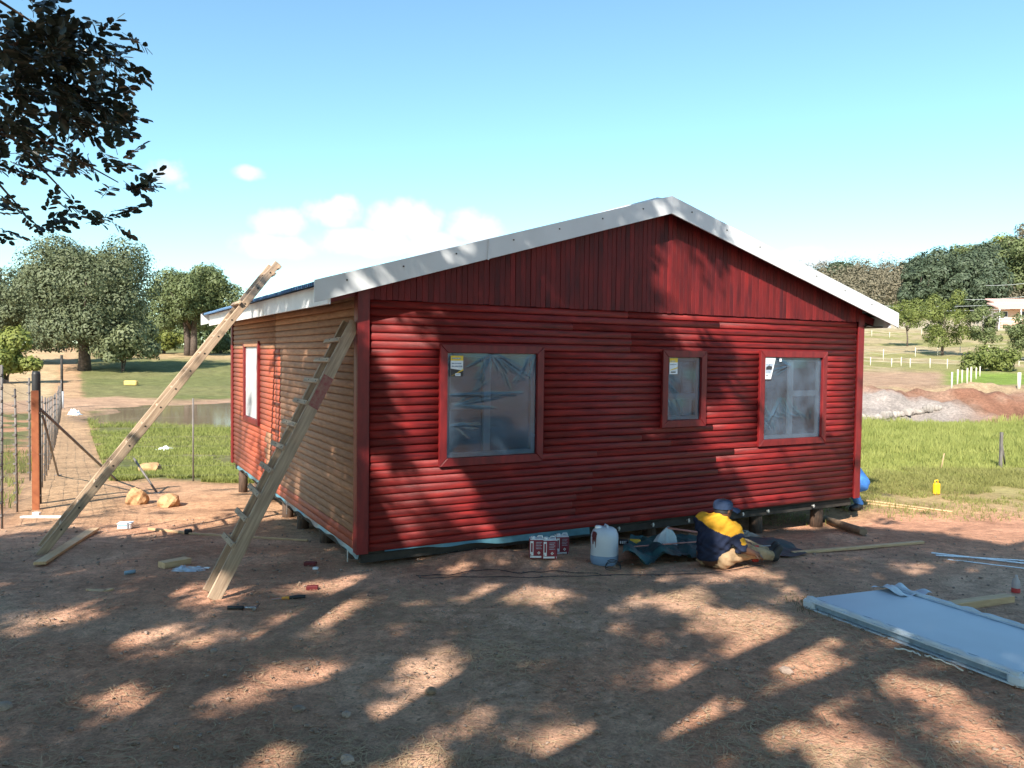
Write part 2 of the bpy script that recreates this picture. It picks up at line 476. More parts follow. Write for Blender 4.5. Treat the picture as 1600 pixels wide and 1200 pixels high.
def build_ground():
    view = np.arange(-41, 41.001, .24)
    rest = np.concatenate([np.arange(44, 180, 4), np.arange(-180, -41, 4)])
    ang = np.sort(np.concatenate([view, rest]))
    rr = [0.6]
    while rr[-1] < 1400: rr.append(rr[-1] * 1.0125 + .004)
    rr = np.array(rr)
    A_, R_ = np.meshgrid(np.radians(ang), rr)
    X = np.sin(A_) * R_; Y = np.cos(A_) * R_
    Z = zg(X, Y)
    near = (R_ < 16)
    Z = Z + near * (fbm(X * 5, Y * 5, 9) - .5) * .025 * np.clip((16 - R_) / 10, 0, 1)
    na, nr = len(ang), len(rr)
    idx = np.arange(nr * na).reshape(nr, na)
    q = np.stack([idx[:-1, :], np.roll(idx, -1, 1)[:-1, :], np.roll(idx, -1, 1)[1:, :], idx[1:, :]], -1).reshape(-1, 4)[:, ::-1]
    V = np.stack([X, Y, Z], -1).reshape(-1, 3)
    V = np.vstack([V, [[0, 0, float(zg(0, 0))]]])
    c = len(V) - 1
    tri = np.stack([np.full(na, c), idx[0], np.roll(idx[0], -1)], -1)[:, ::-1]
    me = np_mesh('ground', V, q, tri, sm=True)
    # real colours of the soil, sand and grass, by place
    x, y = V[:, 0], V[:, 1]
    n1 = fbm(x * .7, y * .7, 21); n2 = fbm(x * .18, y * .18, 31); n3 = fbm(x * 2.3, y * 2.3, 41)
    soil = np.array((.52, .30, .205)); pale = np.array((.6, .43, .31)); red = np.array((.52, .25, .15))
    sand = np.array((.47, .30, .175)); gr = np.array((.15, .16, .055)); dry = np.array((.27, .22, .11)); lush = np.array((.2, .22, .06))
    clay = np.array((.33, .195, .135)); grey = np.array((.33, .28, .25)); darkg = np.array((.09, .12, .035))
    def mixc(a, b, f): return a * (1 - f[:, None]) + b * f[:, None]
    C = np.tile(soil, (len(V), 1))
    C = mixc(C, red, sstep(.5, .68, n2) * .65)
    C = mixc(C, pale, sstep(.5, .66, n1) * .4)
    dusty = np.exp(-((y - (6.6 + .1 * x)) / 1.3) ** 2) * sstep(-3, 0, x)
    C = mixc(C, pale, dusty * .4)
    w = sstep(-.12, .36, x / np.maximum(y, 4))
    # left side
    sf = (x - FC.x) * FN.x + (y - FC.y) * FN.y
    t = n1 * 1.6 - .8
    lit_dirt = sstep(9, 10.5, y + t) * (1 - w)
    C = mixc(C, np.array((.50, .29, .165)), lit_dirt * .8)
    gl = sstep(14.6, 15.6, y + t * .8 + x * .02) * sstep(.9, 1.5, sf + t * .4) * (1 - w)
    gcol = mixc(np.tile(gr, (len(V), 1)), dry, sstep(.4, .62, n2) * .55)
    gcol = mixc(gcol, np.array((.185, .185, .075)), sstep(50, 62, y) * .6)
    C = mixc(C, gcol, gl)
    outg = sstep(11.5, 13, y + t) * (1 - sstep(-1.2, -.2, sf)) * (1 - w)
    C = mixc(C, mixc(gcol, red * 1.2, sstep(.5, .6, n1) * .8), outg)
    path = sstep(-.6, .1, sf) * (1 - sstep(.8, 1.4, sf + t * .5)) * sstep(10, 12, y) * (1 - w)
    C = mixc(C, sand, path * .9)
    rc = -8.5 + 5.3 * sstep(22, 55, y)
    road = (1 - sstep(2.0, 2.9, np.abs(sf - rc) + t * .3)) * sstep(12, 18, y) * (1 - w)
    C = mixc(C, np.array((.52, .37, .22)), road)
    pr = pond_r(x, y)
    mud = (1 - sstep(1.04, 1.16, pr + t * .05)) * (1 - w)
    C = mixc(C, np.array((.30, .2, .13)), mud)
    farbank = (1 - sstep(1.16, 1.32, pr + t * .1)) * sstep(47, 52, y) * (1 - w)
    C = mixc(C, np.array((.40, .25, .17)), farbank * .9)
    leftmud = (1 - sstep(.75, 1.1, np.hypot((x + 26.5) / 5.2, (y - 47) / 8) + t * .2)) * (1 - w)
    C = mixc(C, np.array((.46, .29, .19)), leftmud)
    C = mixc(C, np.array((.50, .34, .19)), sstep(105, 118, y + t * 6) * (1 - sstep(124, 140, y)) * (1 - w) * .8)
    # right side
    g0 = sstep(10.6, 12.2, y + t * 1.4 - (x - 5) * .12) * w
    C = mixc(C, np.array((.37, .275, .13)), g0 * .9)
    gcr = mixc(np.tile(np.array((.21, .215, .065)), (len(V), 1)), np.array((.31, .265, .11)), sstep(.42, .6, n1) * .7)
    C = mixc(C, gcr, sstep(12.3, 15.5, y + t * 2) * w)
    C = mixc(C, lush, sstep(16.5, 19, y + t) * w * .8)
    bk = sstep(28.6, 30, y + t * .4) * w
    C = mixc(C, mixc(np.tile(clay, (len(V), 1)), np.array((.26, .125, .08)), sstep(.4, .6, n1)), bk)
    gm = bk * (1 - sstep(.7, 1.05, np.hypot((x - 15.3) / 3.4, (y - 32.0) / 2.6) + t * .3))
    C = mixc(C, grey, gm)
    C = mixc(C, np.array((.42, .28, .185)), sstep(35, 37, y + t) * w * .8)
    C = mixc(C, np.array((.42, .33, .18)), sstep(35.5, 37, y) * (1 - sstep(37.5, 39, y)) * w * .5)
    gg = sstep(38, 42, y + t * 2) * sstep(.535, .56, x / np.maximum(y, 4) + t * .01) * (1 - sstep(60, 66, y)) * w
    C = mixc(C, np.array((.2, .27, .05)), gg)
    C = mixc(C, mixc(np.tile(np.array((.27, .25, .10)), (len(V), 1)), np.array((.38, .30, .175)), sstep(.44, .56, n2 + .3 * (n1 - .5))), sstep(56, 63, y + t * 2) * w)
    C = mixc(C, np.array((.5, .42, .31)), sstep(122, 128, y) * (1 - sstep(150, 156, y)) * w * .8)
    C = mixc(C, darkg, sstep(156, 164, y) * w)
    far = sstep(12.5, 18, y); C = C * (1 - .14 * far)[:, None]
    C = C * (0.82 + .36 * n3)[:, None]
    at = me.color_attributes.new('Col', 'FLOAT_COLOR', 'POINT')
    at.data.foreach_set('color', np.hstack([np.clip(C, 0, 1), np.ones((len(V), 1))]).astype(np.float32).ravel())
    m = bpy.data.materials.new('earth and grass'); m.use_nodes = True
    nt = m.node_tree; N, L = nt.nodes.new, nt.links.new
    p = nt.nodes['Principled BSDF']; p.inputs['Roughness'].default_value = .95; p.inputs['Specular IOR Level'].default_value = .12
    ca = N('ShaderNodeVertexColor'); ca.layer_name = 'Col'
    tc = N('ShaderNodeTexCoord')
    def noise(sc, det=6, rough=.6):
        n = N('ShaderNodeTexNoise'); n.inputs['Scale'].default_value = sc; n.inputs['Detail'].default_value = det
        n.inputs['Roughness'].default_value = rough; L(tc.outputs['Object'], n.inputs['Vector']); return n
    na_, nb_, nc_ = noise(1.1), noise(9, 8, .7), noise(55, 4, .7)
    res = ca.outputs['Color']
    for n, lo, hi in ((na_, .72, 1.28), (nb_, .55, 1.45), (nc_, .62, 1.38)):
        mr = N('ShaderNodeMapRange'); L(n.outputs['Fac'], mr.inputs['Value'])
        mr.inputs['From Min'].default_value = .25; mr.inputs['From Max'].default_value = .75
        mr.inputs['To Min'].default_value = lo; mr.inputs['To Max'].default_value = hi
        vm = N('ShaderNodeVectorMath'); vm.operation = 'SCALE'; L(res, vm.inputs[0]); L(mr.outputs[0], vm.inputs['Scale']); res = vm.outputs[0]
    L(res, p.inputs['Base Color'])
    ad = N('ShaderNodeMath'); ad.operation = 'MULTIPLY_ADD'; L(nc_.outputs['Fac'], ad.inputs[0]); ad.inputs[1].default_value = .35; L(nb_.outputs['Fac'], ad.inputs[2])
    b = N('ShaderNodeBump'); b.inputs['Strength'].default_value = .9; b.inputs['Distance'].default_value = .05
    L(ad.outputs[0], b.inputs['Height']); L(b.outputs[0], p.inputs['Normal'])
    tag(link('ground', me, m), 'brown earth and grass ground of the yard and fields', kind='structure')


build_ground()

# pond
def build_pond():
    mb = MB()
    n = 72
    vs = [(POND[0], POND[1], 0)]
    for k in range(n):
        a = 2 * math.pi * k / n
        vs.append((POND[0] + math.cos(a) * POND[2] * 1.12, POND[1] + math.sin(a) * POND[3] * 1.12, 0))
    mb.add(vs, [(0, 1 + k, 1 + (k + 1) % n) for k in range(n)])
    m = mat('muddy water', (.30, .22, .15), .07, var=.1, scale=.3, bump=.12, bscale=3, spec=.5)
    tag(mb.build('water', m, loc=(0, 0, POND_Z)), 'muddy brown pond water behind the house', kind='structure')


build_pond()

# ------------------------------------------------------------------ the cabin
HX, HY, YAW = -1.4575, 7.580, .502
HW, HL = 7.2, 7.1
Z0, ROW, NROW = .108, .0791, 31
Z1 = Z0 + ROW * NROW                      # top of the horizontal planks
OG, EV = .225, .504                       # overhang of the gable and of the eaves
ZA, ZE = 3.887, 2.695                     # top of the barge at the apex and at the eaves
SL = (ZA - ZE) / (HW / 2 + EV)
house = empty('wooden_cabin', (HX, HY, 0), YAW, 'half painted red timber cabin on short poles with white edged roof', 'cabin')
HM = Matrix.Translation((HX, HY, 0)) @ Matrix.Rotation(YAW, 4, 'Z')


def roof_top(s):
    return ZA - SL * abs(s - HW / 2)


PROF = [(.001, .0015), (.0125, .003), (.0165, .018), (.0170, .038), (.0145, .056), (.0085, .070), (.0005, .0782), (-.012, .0782), (-.012, .0015)]
_plank = {}


def plank(wall, a, b, row, mt):
    """one half round plank of a wall between a and b"""
    ln = round(b - a, 3)
    if ln < .02: return
    key = (wall, ln, mt)
    if key not in _plank:
        vs, fs = [], []
        n = len(PROF)
        for e in (0, ln):
            for (o, z) in PROF:
                vs.append({'front': (e, -o, z), 'left': (-o, e, z), 'right': (o, e, z), 'back': (e, o, z)}[wall])
        for i in range(n):
            j = (i + 1) % n
            f = (i, n + i, n + j, j)
            fs.append(f if wall in ('front', 'right') else f[::-1])
        fs.append(tuple(range(n)) if wall in ('front', 'right') else tuple(range(n))[::-1])
        fs.append(tuple(range(n, 2 * n))[::-1] if wall in ('front', 'right') else tuple(range(n, 2 * n)))
        me = bpy.data.meshes.new('plank'); me.from_pydata(vs, [], fs)
        me.polygons.foreach_set('use_smooth', [i < 6 for i in range(len(fs))])
        me.materials.append(M[mt])
        _plank[key] = me
    z = Z0 + row * ROW
    loc = {'front': (a, 0, z), 'left': (0, a, z), 'right': (HW, a, z), 'back': (a, HL, z)}[wall]
    link('plank', _plank[key], None, house, loc)


# window openings on the front: s0, s1, z0, z1
FW = [(.896, 1.95, .983, 2.057), (3.748, 4.266, 1.286, 2.04), (5.332, 6.409, .991, 2.056)]
LW = (4.80, 5.84, 1.02, 2.12)
for r in range(NROW):
    zb, zt = Z0 + r * ROW, Z0 + (r + 1) * ROW
    cuts = [(.07, None)]
    x = .09
    for (s0, s1, w0, w1) in FW:
        if zt > w0 + .01 and zb < w1 - .01:
            if s0 - x > 1.9:
                jt = x + rnd.uniform(.5, s0 - x - .5); plank('front', x, jt, r, 'red'); x = jt + .002
            plank('front', x, s0, r, 'red'); x = s1
    jt = rnd.choice((2.45, 2.75, 3.2, 4.6, 4.9)) + rnd.uniform(-.05, .05)
    if jt > x + .2 and HW - .09 - jt > .3: plank('front', x, jt, r, 'red'); x = jt + .002
    plank('front', x, HW - .09, r, 'red')
# rows of the left wall, the far part already has its first coat
for r in range(NROW + 1):
    zb, zt = Z0 + r * ROW, Z0 + (r + 1) * ROW
    pz = zt < 2.11
    edge = 3.37 + rnd.uniform(-.02, .02)
    segs = []
    wh = zt > LW[2] + .01 and zb < LW[3] - .01
    if pz:
        segs.append((.09, edge, 'raw' if r > 1 else 'red_thin'))
        segs.append((edge, 3.664, 'red_thin'))
        if 4 <= r <= 9:
            k0 = 3.9 + rnd.uniform(-.06, .06); k1 = 4.3 + rnd.uniform(-.08, .08)
            segs += [(3.67, k0, 'red_thin'), (k0, k1, 'raw')]
            st = k1
        else: st = 3.67
        if wh: segs += [(st, LW[0], 'red_thin'), (LW[1], HL - .09, 'red_thin')]
        else: segs.append((st, HL - .09, 'red_thin'))
    else:
        segs += [(.09, 3.664, 'raw'), (3.67, LW[0] if wh else HL - .09, 'raw')]
        if wh: segs.append((LW[1], HL - .09, 'raw'))
    for a, b, mt in segs: plank('left', a, b, r, mt)
    plank('right', .09, HL - .09, r, 'red_thin')
    plank('back', .09, HW - .09, r, 'raw')

# gable boards, vertical
def gable(y0, sign, mt):
    bw = .062
    n = int(HW / bw)
    for i in range(n):
        a = i * bw; b = a + bw - .0015
        j = rnd.uniform(-.002, .003)
        ya, yb = (y0 - .026 - j, y0 - .008) if sign < 0 else (y0 + .008, y0 + .026)
        za, zb_ = roof_top(a) - .12, roof_top(b) - .12
        if a < HW / 2 < b: za = zb_ = min(za, zb_)
        lo = Z1 + rnd.uniform(-.004, .004)
        vs = [(a, ya, lo), (b, ya, lo), (b, yb, lo), (a, yb, lo), (a, ya, za), (b, ya, zb_), (b, yb, zb_), (a, yb, za)]
        g = .004
        vs += [(a + g, ya - .0025, lo), (b - g, ya - .0025, lo), (b - g, ya - .0025, zb_), (a + g, ya - .0025, za)]
        fs = [(3, 2, 1, 0), (4, 5, 6, 7), (1, 2, 6, 5), (2, 3, 7, 6), (3, 0, 4, 7)]
        fs += [(8, 9, 10, 11), (0, 8, 11, 4), (9, 1, 5, 10)] if sign < 0 else [(0, 1, 5, 4)]
        me = bpy.data.meshes.new('gable_board'); me.from_pydata(vs if sign < 0 else vs[:8], [], fs); me.materials.append(M[mt])
        link('gable_board', me, None, house)


gable(0, -1, 'red_v')
gable(HL, 1, 'red_v')
# corner trims (L of two boards)
def corner(cx, cy, sx, sy, mt):
    mb = MB()
    t, wd = .022, .09
    zt = 2.66
    mb.box((cx + sx * (wd / 2 - .025), cy - sy * .0145 - sy * t / 2 + sy * .0, (Z0 - .01 + zt) / 2), (wd + .03, t, zt - Z0 + .01), bev=.003)
    mb.box((cx - sx * .0145 - sx * t / 2, cy + sy * (wd / 2 - .0), (Z0 - .01 + zt) / 2), (t, wd + .0, zt - Z0 + .01), bev=.003)
    mb.build('corner_trim', M[mt], house)


corner(0, 0, 1, 1, 'trim'); corner(HW, 0, -1, 1, 'trim'); corner(0, HL, 1, -1, 'trim'); corner(HW, HL, -1, -1, 'trim')

# windows -----------------------------------------------------------
def film_mat():
    m = bpy.data.materials.new('clear protective film'); m.use_nodes = True
    nt = m.node_tree; N, L = nt.nodes.new, nt.links.new
    out = nt.nodes['Material Output']; nt.nodes.remove(nt.nodes['Principled BSDF'])
    tr = N('ShaderNodeBsdfTransparent'); tr.inputs[0].default_value = (.38, .62, .88, 1)
    gl = N('ShaderNodeBsdfGlossy'); gl.inputs['Roughness'].default_value = .1; gl.inputs['Color'].default_value = (.9, .93, .96, 1)
    df = N('ShaderNodeBsdfDiffuse'); df.inputs[0].default_value = (.3, .48, .7, 1)
    tl = N('ShaderNodeBsdfTranslucent'); tl.inputs[0].default_value = (.6, .65, .68, 1)
    fr = N('ShaderNodeFresnel'); fr.inputs['IOR'].default_value = 1.5
    tc = N('ShaderNodeTexCoord')
    n = N('ShaderNodeTexNoise'); n.inputs['Scale'].default_value = 3; n.inputs['Detail'].default_value = 3
    L(tc.outputs['Object'], n.inputs['Vector'])
    mr = N('ShaderNodeMapRange'); L(n.outputs['Fac'], mr.inputs['Value']); mr.inputs['From Min'].default_value = .35; mr.inputs['From Max'].default_value = .75
    mr.inputs['To Min'].default_value = .08; mr.inputs['To Max'].default_value = .32
    m0 = N('ShaderNodeMixShader'); m0.inputs[0].default_value = .35; L(df.outputs[0], m0.inputs[1]); L(tl.outputs[0], m0.inputs[2])
    m1 = N('ShaderNodeMixShader'); L(mr.outputs[0], m1.inputs[0]); L(tr.outputs[0], m1.inputs[1]); L(m0.outputs[0], m1.inputs[2])
    fa = N('ShaderNodeMath'); fa.operation = 'MULTIPLY_ADD'; L(fr.outputs[0], fa.inputs[0]); fa.inputs[1].default_value = .7; fa.inputs[2].default_value = .02
    m2 = N('ShaderNodeMixShader'); L(fa.outputs[0], m2.inputs[0]); L(m1.outputs[0], m2.inputs[1]); L(gl.outputs[0], m2.inputs[2])
    L(m2.outputs[0], out.inputs['Surface'])
    return m


def glass_mat():
    m = bpy.data.materials.new('window glass'); m.use_nodes = True
    nt = m.node_tree; N, L = nt.nodes.new, nt.links.new
    out = nt.nodes['Material Output']; nt.nodes.remove(nt.nodes['Principled BSDF'])
    tr = N('ShaderNodeBsdfTransparent'); tr.inputs[0].default_value = (.85, .92, .92, 1)
    gl = N('ShaderNodeBsdfGlossy'); gl.inputs['Roughness'].default_value = .02
    fr = N('ShaderNodeFresnel'); fr.inputs['IOR'].default_value = 1.5
    m2 = N('ShaderNodeMixShader'); L(fr.outputs[0], m2.inputs[0]); L(tr.outputs[0], m2.inputs[1]); L(gl.outputs[0], m2.inputs[2])
    L(m2.outputs[0], out.inputs['Surface'])
    return m


M['film'] = film_mat(); M['glass'] = glass_mat()
M['film_white'] = mat('milky white film', (.62, .64, .66), .4, var=.12, scale=5, bump=.3, bscale=14, trans=.3)
M['st_y'] = mat('yellow print', (.75, .52, .05), .5, var=.08, scale=20)
M['st_w'] = mat('white print', (.72, .76, .8), .5, var=.12, scale=30)
M['st_k'] = mat('black print', (.03, .03, .035), .5)
M['st_b'] = mat('grey blue print', (.3, .36, .44), .5, var=.4, scale=40)


def window(s0, s1, z0, z1, mull, trans_left, trans_z, pull, sticker, seed, left=False):
    root = bpy.data.objects.new('window', None); COL.objects.link(root); root.parent = house; root.empty_display_size = .1
    if left:      # on the left wall, outward is -x
        root.matrix_local = Matrix.Translation((0, HL, 0)) @ Matrix.Rotation(-math.pi / 2, 4, 'Z')
        s0, s1 = HL - s1, HL - s0
    rr_ = random.Random(seed)
    # casing of four mitred boards, lying on the planks
    cw, y0, y1 = .082, -.047, -.004
    ctr = Vector(((s0 + s1) / 2, 0, (z0 + z1) / 2))
    outer = [(s0 - cw, z0 - cw), (s1 + cw, z0 - cw), (s1 + cw, z1 + cw), (s0 - cw, z1 + cw)]
    inner = [(s0, z0), (s1, z0), (s1, z1), (s0, z1)]
    for k in range(4):
        a, b, c, d = outer[k], outer[(k + 1) % 4], inner[(k + 1) % 4], inner[k]
        gap = .0012
        mb = MB()
        q = [a, b, c, d]
        cx = sum(p[0] for p in q) / 4; cz = sum(p[1] for p in q) / 4
        q = [(cx + (p[0] - cx) * (1 - gap), cz + (p[1] - cz) * (1 - gap)) for p in q]
        qi = [(cx + (p[0] - cx) * .985, cz + (p[1] - cz) * .93) if k % 2 == 0 else (cx + (p[0] - cx) * .93, cz + (p[1] - cz) * .985) for p in q]
        yo = y0 - rr_.uniform(0, .003)
        vs = [(p[0], yo, p[1]) for p in qi] + [(p[0], yo + .006, p[1]) for p in q] + [(p[0], y1 + .06, p[1]) for p in q]
        fs = [(0, 1, 2, 3)] + [(4 + i, 4 + (i + 1) % 4, (i + 1) % 4, i) for i in range(4)] + [(8 + i, 8 + (i + 1) % 4, 4 + (i + 1) % 4, 4 + i) for i in range(4)] + [(11, 10, 9, 8)]
        mb.add(vs, fs)
        mb.build('casing', M['trim'] if not (left and k == 2) else M['raw'], root)
    # wooden frame and bars
    fw, ya, yb = .05, .0, .055
    mb = MB()
    for (a, b, c, d) in ((s0, s0 + fw, z0, z1), (s1 - fw, s1, z0, z1), (s0 + fw, s1 - fw, z0, z0 + fw), (s0 + fw, s1 - fw, z1 - fw, z1)):
        mb.box(((a + b) / 2, (ya + yb) / 2, (c + d) / 2), (b - a, yb - ya, d - c), bev=.004)
    mb.build('frame', M['winwood'], root)
    panes = []
    if mull:
        mb = MB(); mb.box((mull, .03, (z0 + z1) / 2), (.085, .056, z1 - z0 - 2 * fw), bev=.006); mb.build('mullion', M['winwood'], root)
        lo, hi = (s0 + fw, mull - .0425) if trans_left else (mull + .0425, s1 - fw)
        o0, o1 = (mull + .0425, s1 - fw) if trans_left else (s0 + fw, mull - .0425)
        panes.append((o0, o1, z0 + fw, z1 - fw))
    else:
        lo, hi = s0 + fw, s1 - fw
    mb = MB(); mb.box(((lo + hi) / 2, .03, trans_z), (hi - lo, .056, .075), bev=.006); mb.build('transom', M['winwood'], root)
    panes += [(lo, hi, trans_z + .0375, z1 - fw), (lo, hi, z0 + fw, trans_z - .0375)]
    for (a, b, c, d) in panes:
        mb = MB(); mb.box(((a + b) / 2, .034, (c + d) / 2), (b - a - .002, .004, d - c - .002)); mb.build('pane', M['glass'], root)
    # creased protective film stretched over the window
    n = 150
    xs = np.linspace(0, 1, n); X, Zz = np.meshgrid(xs, xs)
    D = np.zeros_like(X)
    for (cx, cz, spread, cnt, ln, a0, a1) in pull:
        for _ in range(cnt):
            a = math.radians(rr_.uniform(a0, a1)); wd = rr_.uniform(.0035, .008); l_ = ln * rr_.uniform(.5, 1.1)
            ox = cx + rr_.uniform(-spread, spread)
            dx, dz = X - ox, Zz - cz
            al = dx * math.cos(a) + dz * math.sin(a); pe = -dx * math.sin(a) + dz * math.cos(a)
            D += np.exp(-(pe / wd) ** 2) * np.clip(1 - np.abs(al - l_ / 2) / (l_ / 2), 0, 1) ** .5 * rr_.uniform(.003, .006)
    D += (fbm(X * 2.4, Zz * 2.4, seed, 2) - .5) * .016 * np.clip(np.minimum(np.minimum(X, 1 - X), np.minimum(Zz, 1 - Zz)) * 8, 0, 1)
    VX = s0 + .004 + X * (s1 - s0 - .008); VZ = z0 + .004 + Zz * (z1 - z0 - .008); VY = -.016 - D
    idx = np.arange(n * n).reshape(n, n)
    q = np.stack([idx[:-1, :-1], idx[:-1, 1:], idx[1:, 1:], idx[1:, :-1]], -1).reshape(-1, 4)
    link('protective_film', np_mesh('protective_film', np.stack([VX, VY, VZ], -1).reshape(-1, 3), q, sm=True), M['film_white'] if left else M['film'], root)
    if sticker: sticker(root, s0, s1, z0, z1)
    return root


def label_quads(root, quads, y=-.037):
    mb = MB()
    mats = [M['st_y'], M['st_w'], M['st_k'], M['st_b']]
    xs = [p[0] for q, _ in quads for p in q]; zs = [p[1] for q, _ in quads for p in q]
    for k, (q, mi) in enumerate(quads):
        yy = y - .0006 * k
        mb.add([(p[0], yy, p[1]) for p in q], [tuple(range(len(q)))], mi)
    mb.build('sticker', mats, root)


def rect(a, b, c, d): return [(a, c), (b, c), (b, d), (a, d)]


def sticker1(root, s0, s1, z0, z1):
    a, b, t = s0 + .035, s0 + .175, z1 - .03
    label_quads(root, [(rect(a, b, t - .21, t), 1), (rect(a, b, t - .05, t), 0), (rect(a + .012, b - .03, t - .032, t - .02), 3), (rect(a + .01, b - .02, t - .085, t - .072), 3),
                       (rect(a + .01, b - .01, t - .115, t - .1), 3),
                       ([(a, t - .13), (b, t - .15), (b, t - .21), (a, t - .21)], 2), ([(a, t - .205), (b, t - .15), (b, t - .132), (a + .02, t - .2)], 0),
                       (rect(a + .05, b - .03, t - .206, t - .178), 1), (rect(a + .06, b - .04, t - .196, t - .188), 3)])


def sticker2(root, s0, s1, z0, z1):
    a, b, t = s0 + .02, s0 + .145, z1 - .012
    label_quads(root, [(rect(a, b, t - .19, t), 1), (rect(a, b, t - .05, t), 0), (rect(a + .01, b - .04, t - .04, t - .03), 3), (rect(a + .01, b - .02, t - .08, t - .07), 3),
                       ([(a, t - .15), (b, t - .12), (b, t - .105), (a + .02, t - .135)], 0), (rect(a + .02, b - .03, t - .172, t - .158), 2)])


def sticker3(root, s0, s1, z0, z1):
    a, t = s0 + .012, z1 - .012
    label_quads(root, [([(a, t), (a, t - .27), (a + .1, t - .27), (a + .18, t)], 1), ([(a + .008, t - .2), (a + .1, t - .2), (a + .135, t - .07), (a + .008, t - .07)], 3), ([(a + .008, t - .15), (a + .11, t - .15), (a + .122, t - .11), (a + .06, t - .095), (a + .008, t - .12)], 2),
                       (rect(a + .01, a + .05, t - .225, t - .213), 2), (rect(a + .245, a + .285, t - .045, t - .005), 1)])


window(*FW[0], 1.37, True, 1.51, [(.5, 1, .04, 26, .45, 195, 345), (.12, 1, .08, 9, .35, 200, 250), (.95, 1, .06, 12, .4, 225, 262), (.1, .5, .03, 8, .6, -8, 40), (.2, .6, .2, 7, .6, -4, 4), (.05, .3, .05, 8, .3, -40, 20)], sticker1, 3)
window(*FW[1], None, True, 1.57, [(0, .62, .02, 9, .7, -50, -28), (0, .35, .02, 8, .6, -55, -30), (0, .75, .02, 6, .5, -40, -15)], sticker2, 5)
window(*FW[2], 5.86, False, 1.58, [(.42, .9, .05, 22, .3, 150, 210), (.3, .5, .05, 10, .5, 230, 300), (.5, .25, .2, 14, .3, 100, 170), (.2, .1, .1, 14, .35, 90, 140), (.8, .2, .1, 10, .25, 80, 150)], sticker3, 8)
window(*LW, None, True, 1.6, [(.5, 1, .4, 22, .8, 255, 285), (.5, .5, .4, 16, .6, 80, 100)], None, 9, left=True)

# inner lining, floor and frame ------------------------------------------------
def lining():
    mb = MB()
    t = .02
    def wall_panels(holes, length, place):
        xs = sorted({0.02, length - .02, *[h[0] for h in holes], *[h[1] for h in holes]})
        for a, b in zip(xs[:-1], xs[1:]):
            hs = [h for h in holes if h[0] <= a + 1e-6 and h[1] >= b - 1e-6]
            zs = [(Z0 + .02, 2.62)] if not hs else [(Z0 + .02, hs[0][2]), (hs[0][3], 2.62)]
            for (c, d) in zs: place(a, b, c, d)
    wall_panels([(h[0], h[1], h[2], h[3]) for h in FW], HW, lambda a, b, c, d: mb.box(((a + b) / 2, .09, (c + d) / 2), (b - a, t, d - c)))
    wall_panels([LW], HL, lambda a, b, c, d: mb.box((.09, (a + b) / 2, (c + d) / 2), (t, b - a, d - c)))
    wall_panels([(2.5, 3.6, .9, 2.1)], HL, lambda a, b, c, d: mb.box((HW - .09, (a + b) / 2, (c + d) / 2), (t, b - a, d - c)))
    wall_panels([(1.5, 2.6, .9, 2.1), (4.6, 5.7, .9, 2.1)], HW, lambda a, b, c, d: mb.box(((a + b) / 2, HL - .09, (c + d) / 2), (b - a, t, d - c)))
    mb.box((HW / 2, HL / 2, 2.66), (HW - .1, HL - .1, .03))
    mb.box((HW / 2 - .3, 3.2, 1.36), (HW * .55, .06, 2.45))
    mb.build('inner_lining', M['inside'], house)
    mb = MB(); mb.box((HW / 2, HL / 2, .09), (HW - .12, HL - .12, .03)); mb.build('floor', M['dark'], house)


lining()
for y in (.06, HL * .33, HL * .66, HL - .06):
    mb = MB(); mb.box((HW / 2, y + .02, .03), (HW - .06, .05, .085), bev=.004); mb.build('bearer', M['dark'], house)
for k in range(9):
    x = .06 + k * (HW - .12) / 8
    mb = MB(); mb.box((x, HL / 2, .038), (.045, HL - .3, .07)); mb.build('joist', M['dark'], house)

# poles
def pole(x, y, r=.085):
    P = HM @ Vector((x, y, 0))
    zb = float(zg(P.x, P.y)) - .1
    mb = MB(); mb.tube([(0, 0, zb), (0, 0, (zb + .03) / 2), (0, 0, .02)], [r * 1.04, r, r * .98], 12); mb.build('stilt', M['pole'], house, (x, y, 0))


for (x, y) in [(.13, .55), (.13, 1.64), (.13, 2.72), (.13, 3.55), (.13, 5.5), (.13, 6.9), (1.9, .2), (3.7, .2), (5.44, .16), (6.6, .16), (2, 2.6), (4, 2.6), (6, 2.6), (2.2, 4.8), (4.6, 4.8), (6.9, 2.6), (6.9, 4.9), (6.9, 6.9), (2.2, 6.9), (4.6, 6.9)]:
    pole(x, y, .085 if y < 1 else .075)

# membrane edges hanging below the wall
def membrane(pts_top, drop, out, name='damp_membrane'):
    vs, fs = [], []
    n = len(pts_top)
    for i, (p, d, o) in enumerate(zip(pts_top, drop, out)):
        p = Vector(p); vs += [p, p + Vector((o[0] * .5, o[1] * .5, -d * .5)), p + Vector((o[0], o[1], -d))]
    for i in range(n - 1):
        for k in range(2):
            fs.append((i * 3 + k, (i + 1) * 3 + k, (i + 1) * 3 + k + 1, i * 3 + k + 1))
    mb = MB(); mb.add(vs, fs, 0, True); mb.build(name, M['member'], house)


xs = np.linspace(.25, 2.68, 60)
dr = .012 + .068 * sstep(.3, 2.3, xs) + .014 * np.sin(xs * 9) * sstep(.5, 1, xs) * (1 - sstep(1.5, 2, xs))
membrane([(x, -.006, Z0 + .004) for x in xs], dr, [(0, -.01 - .01 * math.sin(x * 7)) for x in xs])
xs = np.linspace(-.02, 6.6, 90)
dr = .032 + .014 * np.sin(xs * 5.1) + .012 * np.sin(xs * 13); dr[:2] += .03
membrane([(-.008, x, Z0 + .002) for x in xs], dr, [(-.012 - .008 * math.sin(x * 6), 0) for x in xs])
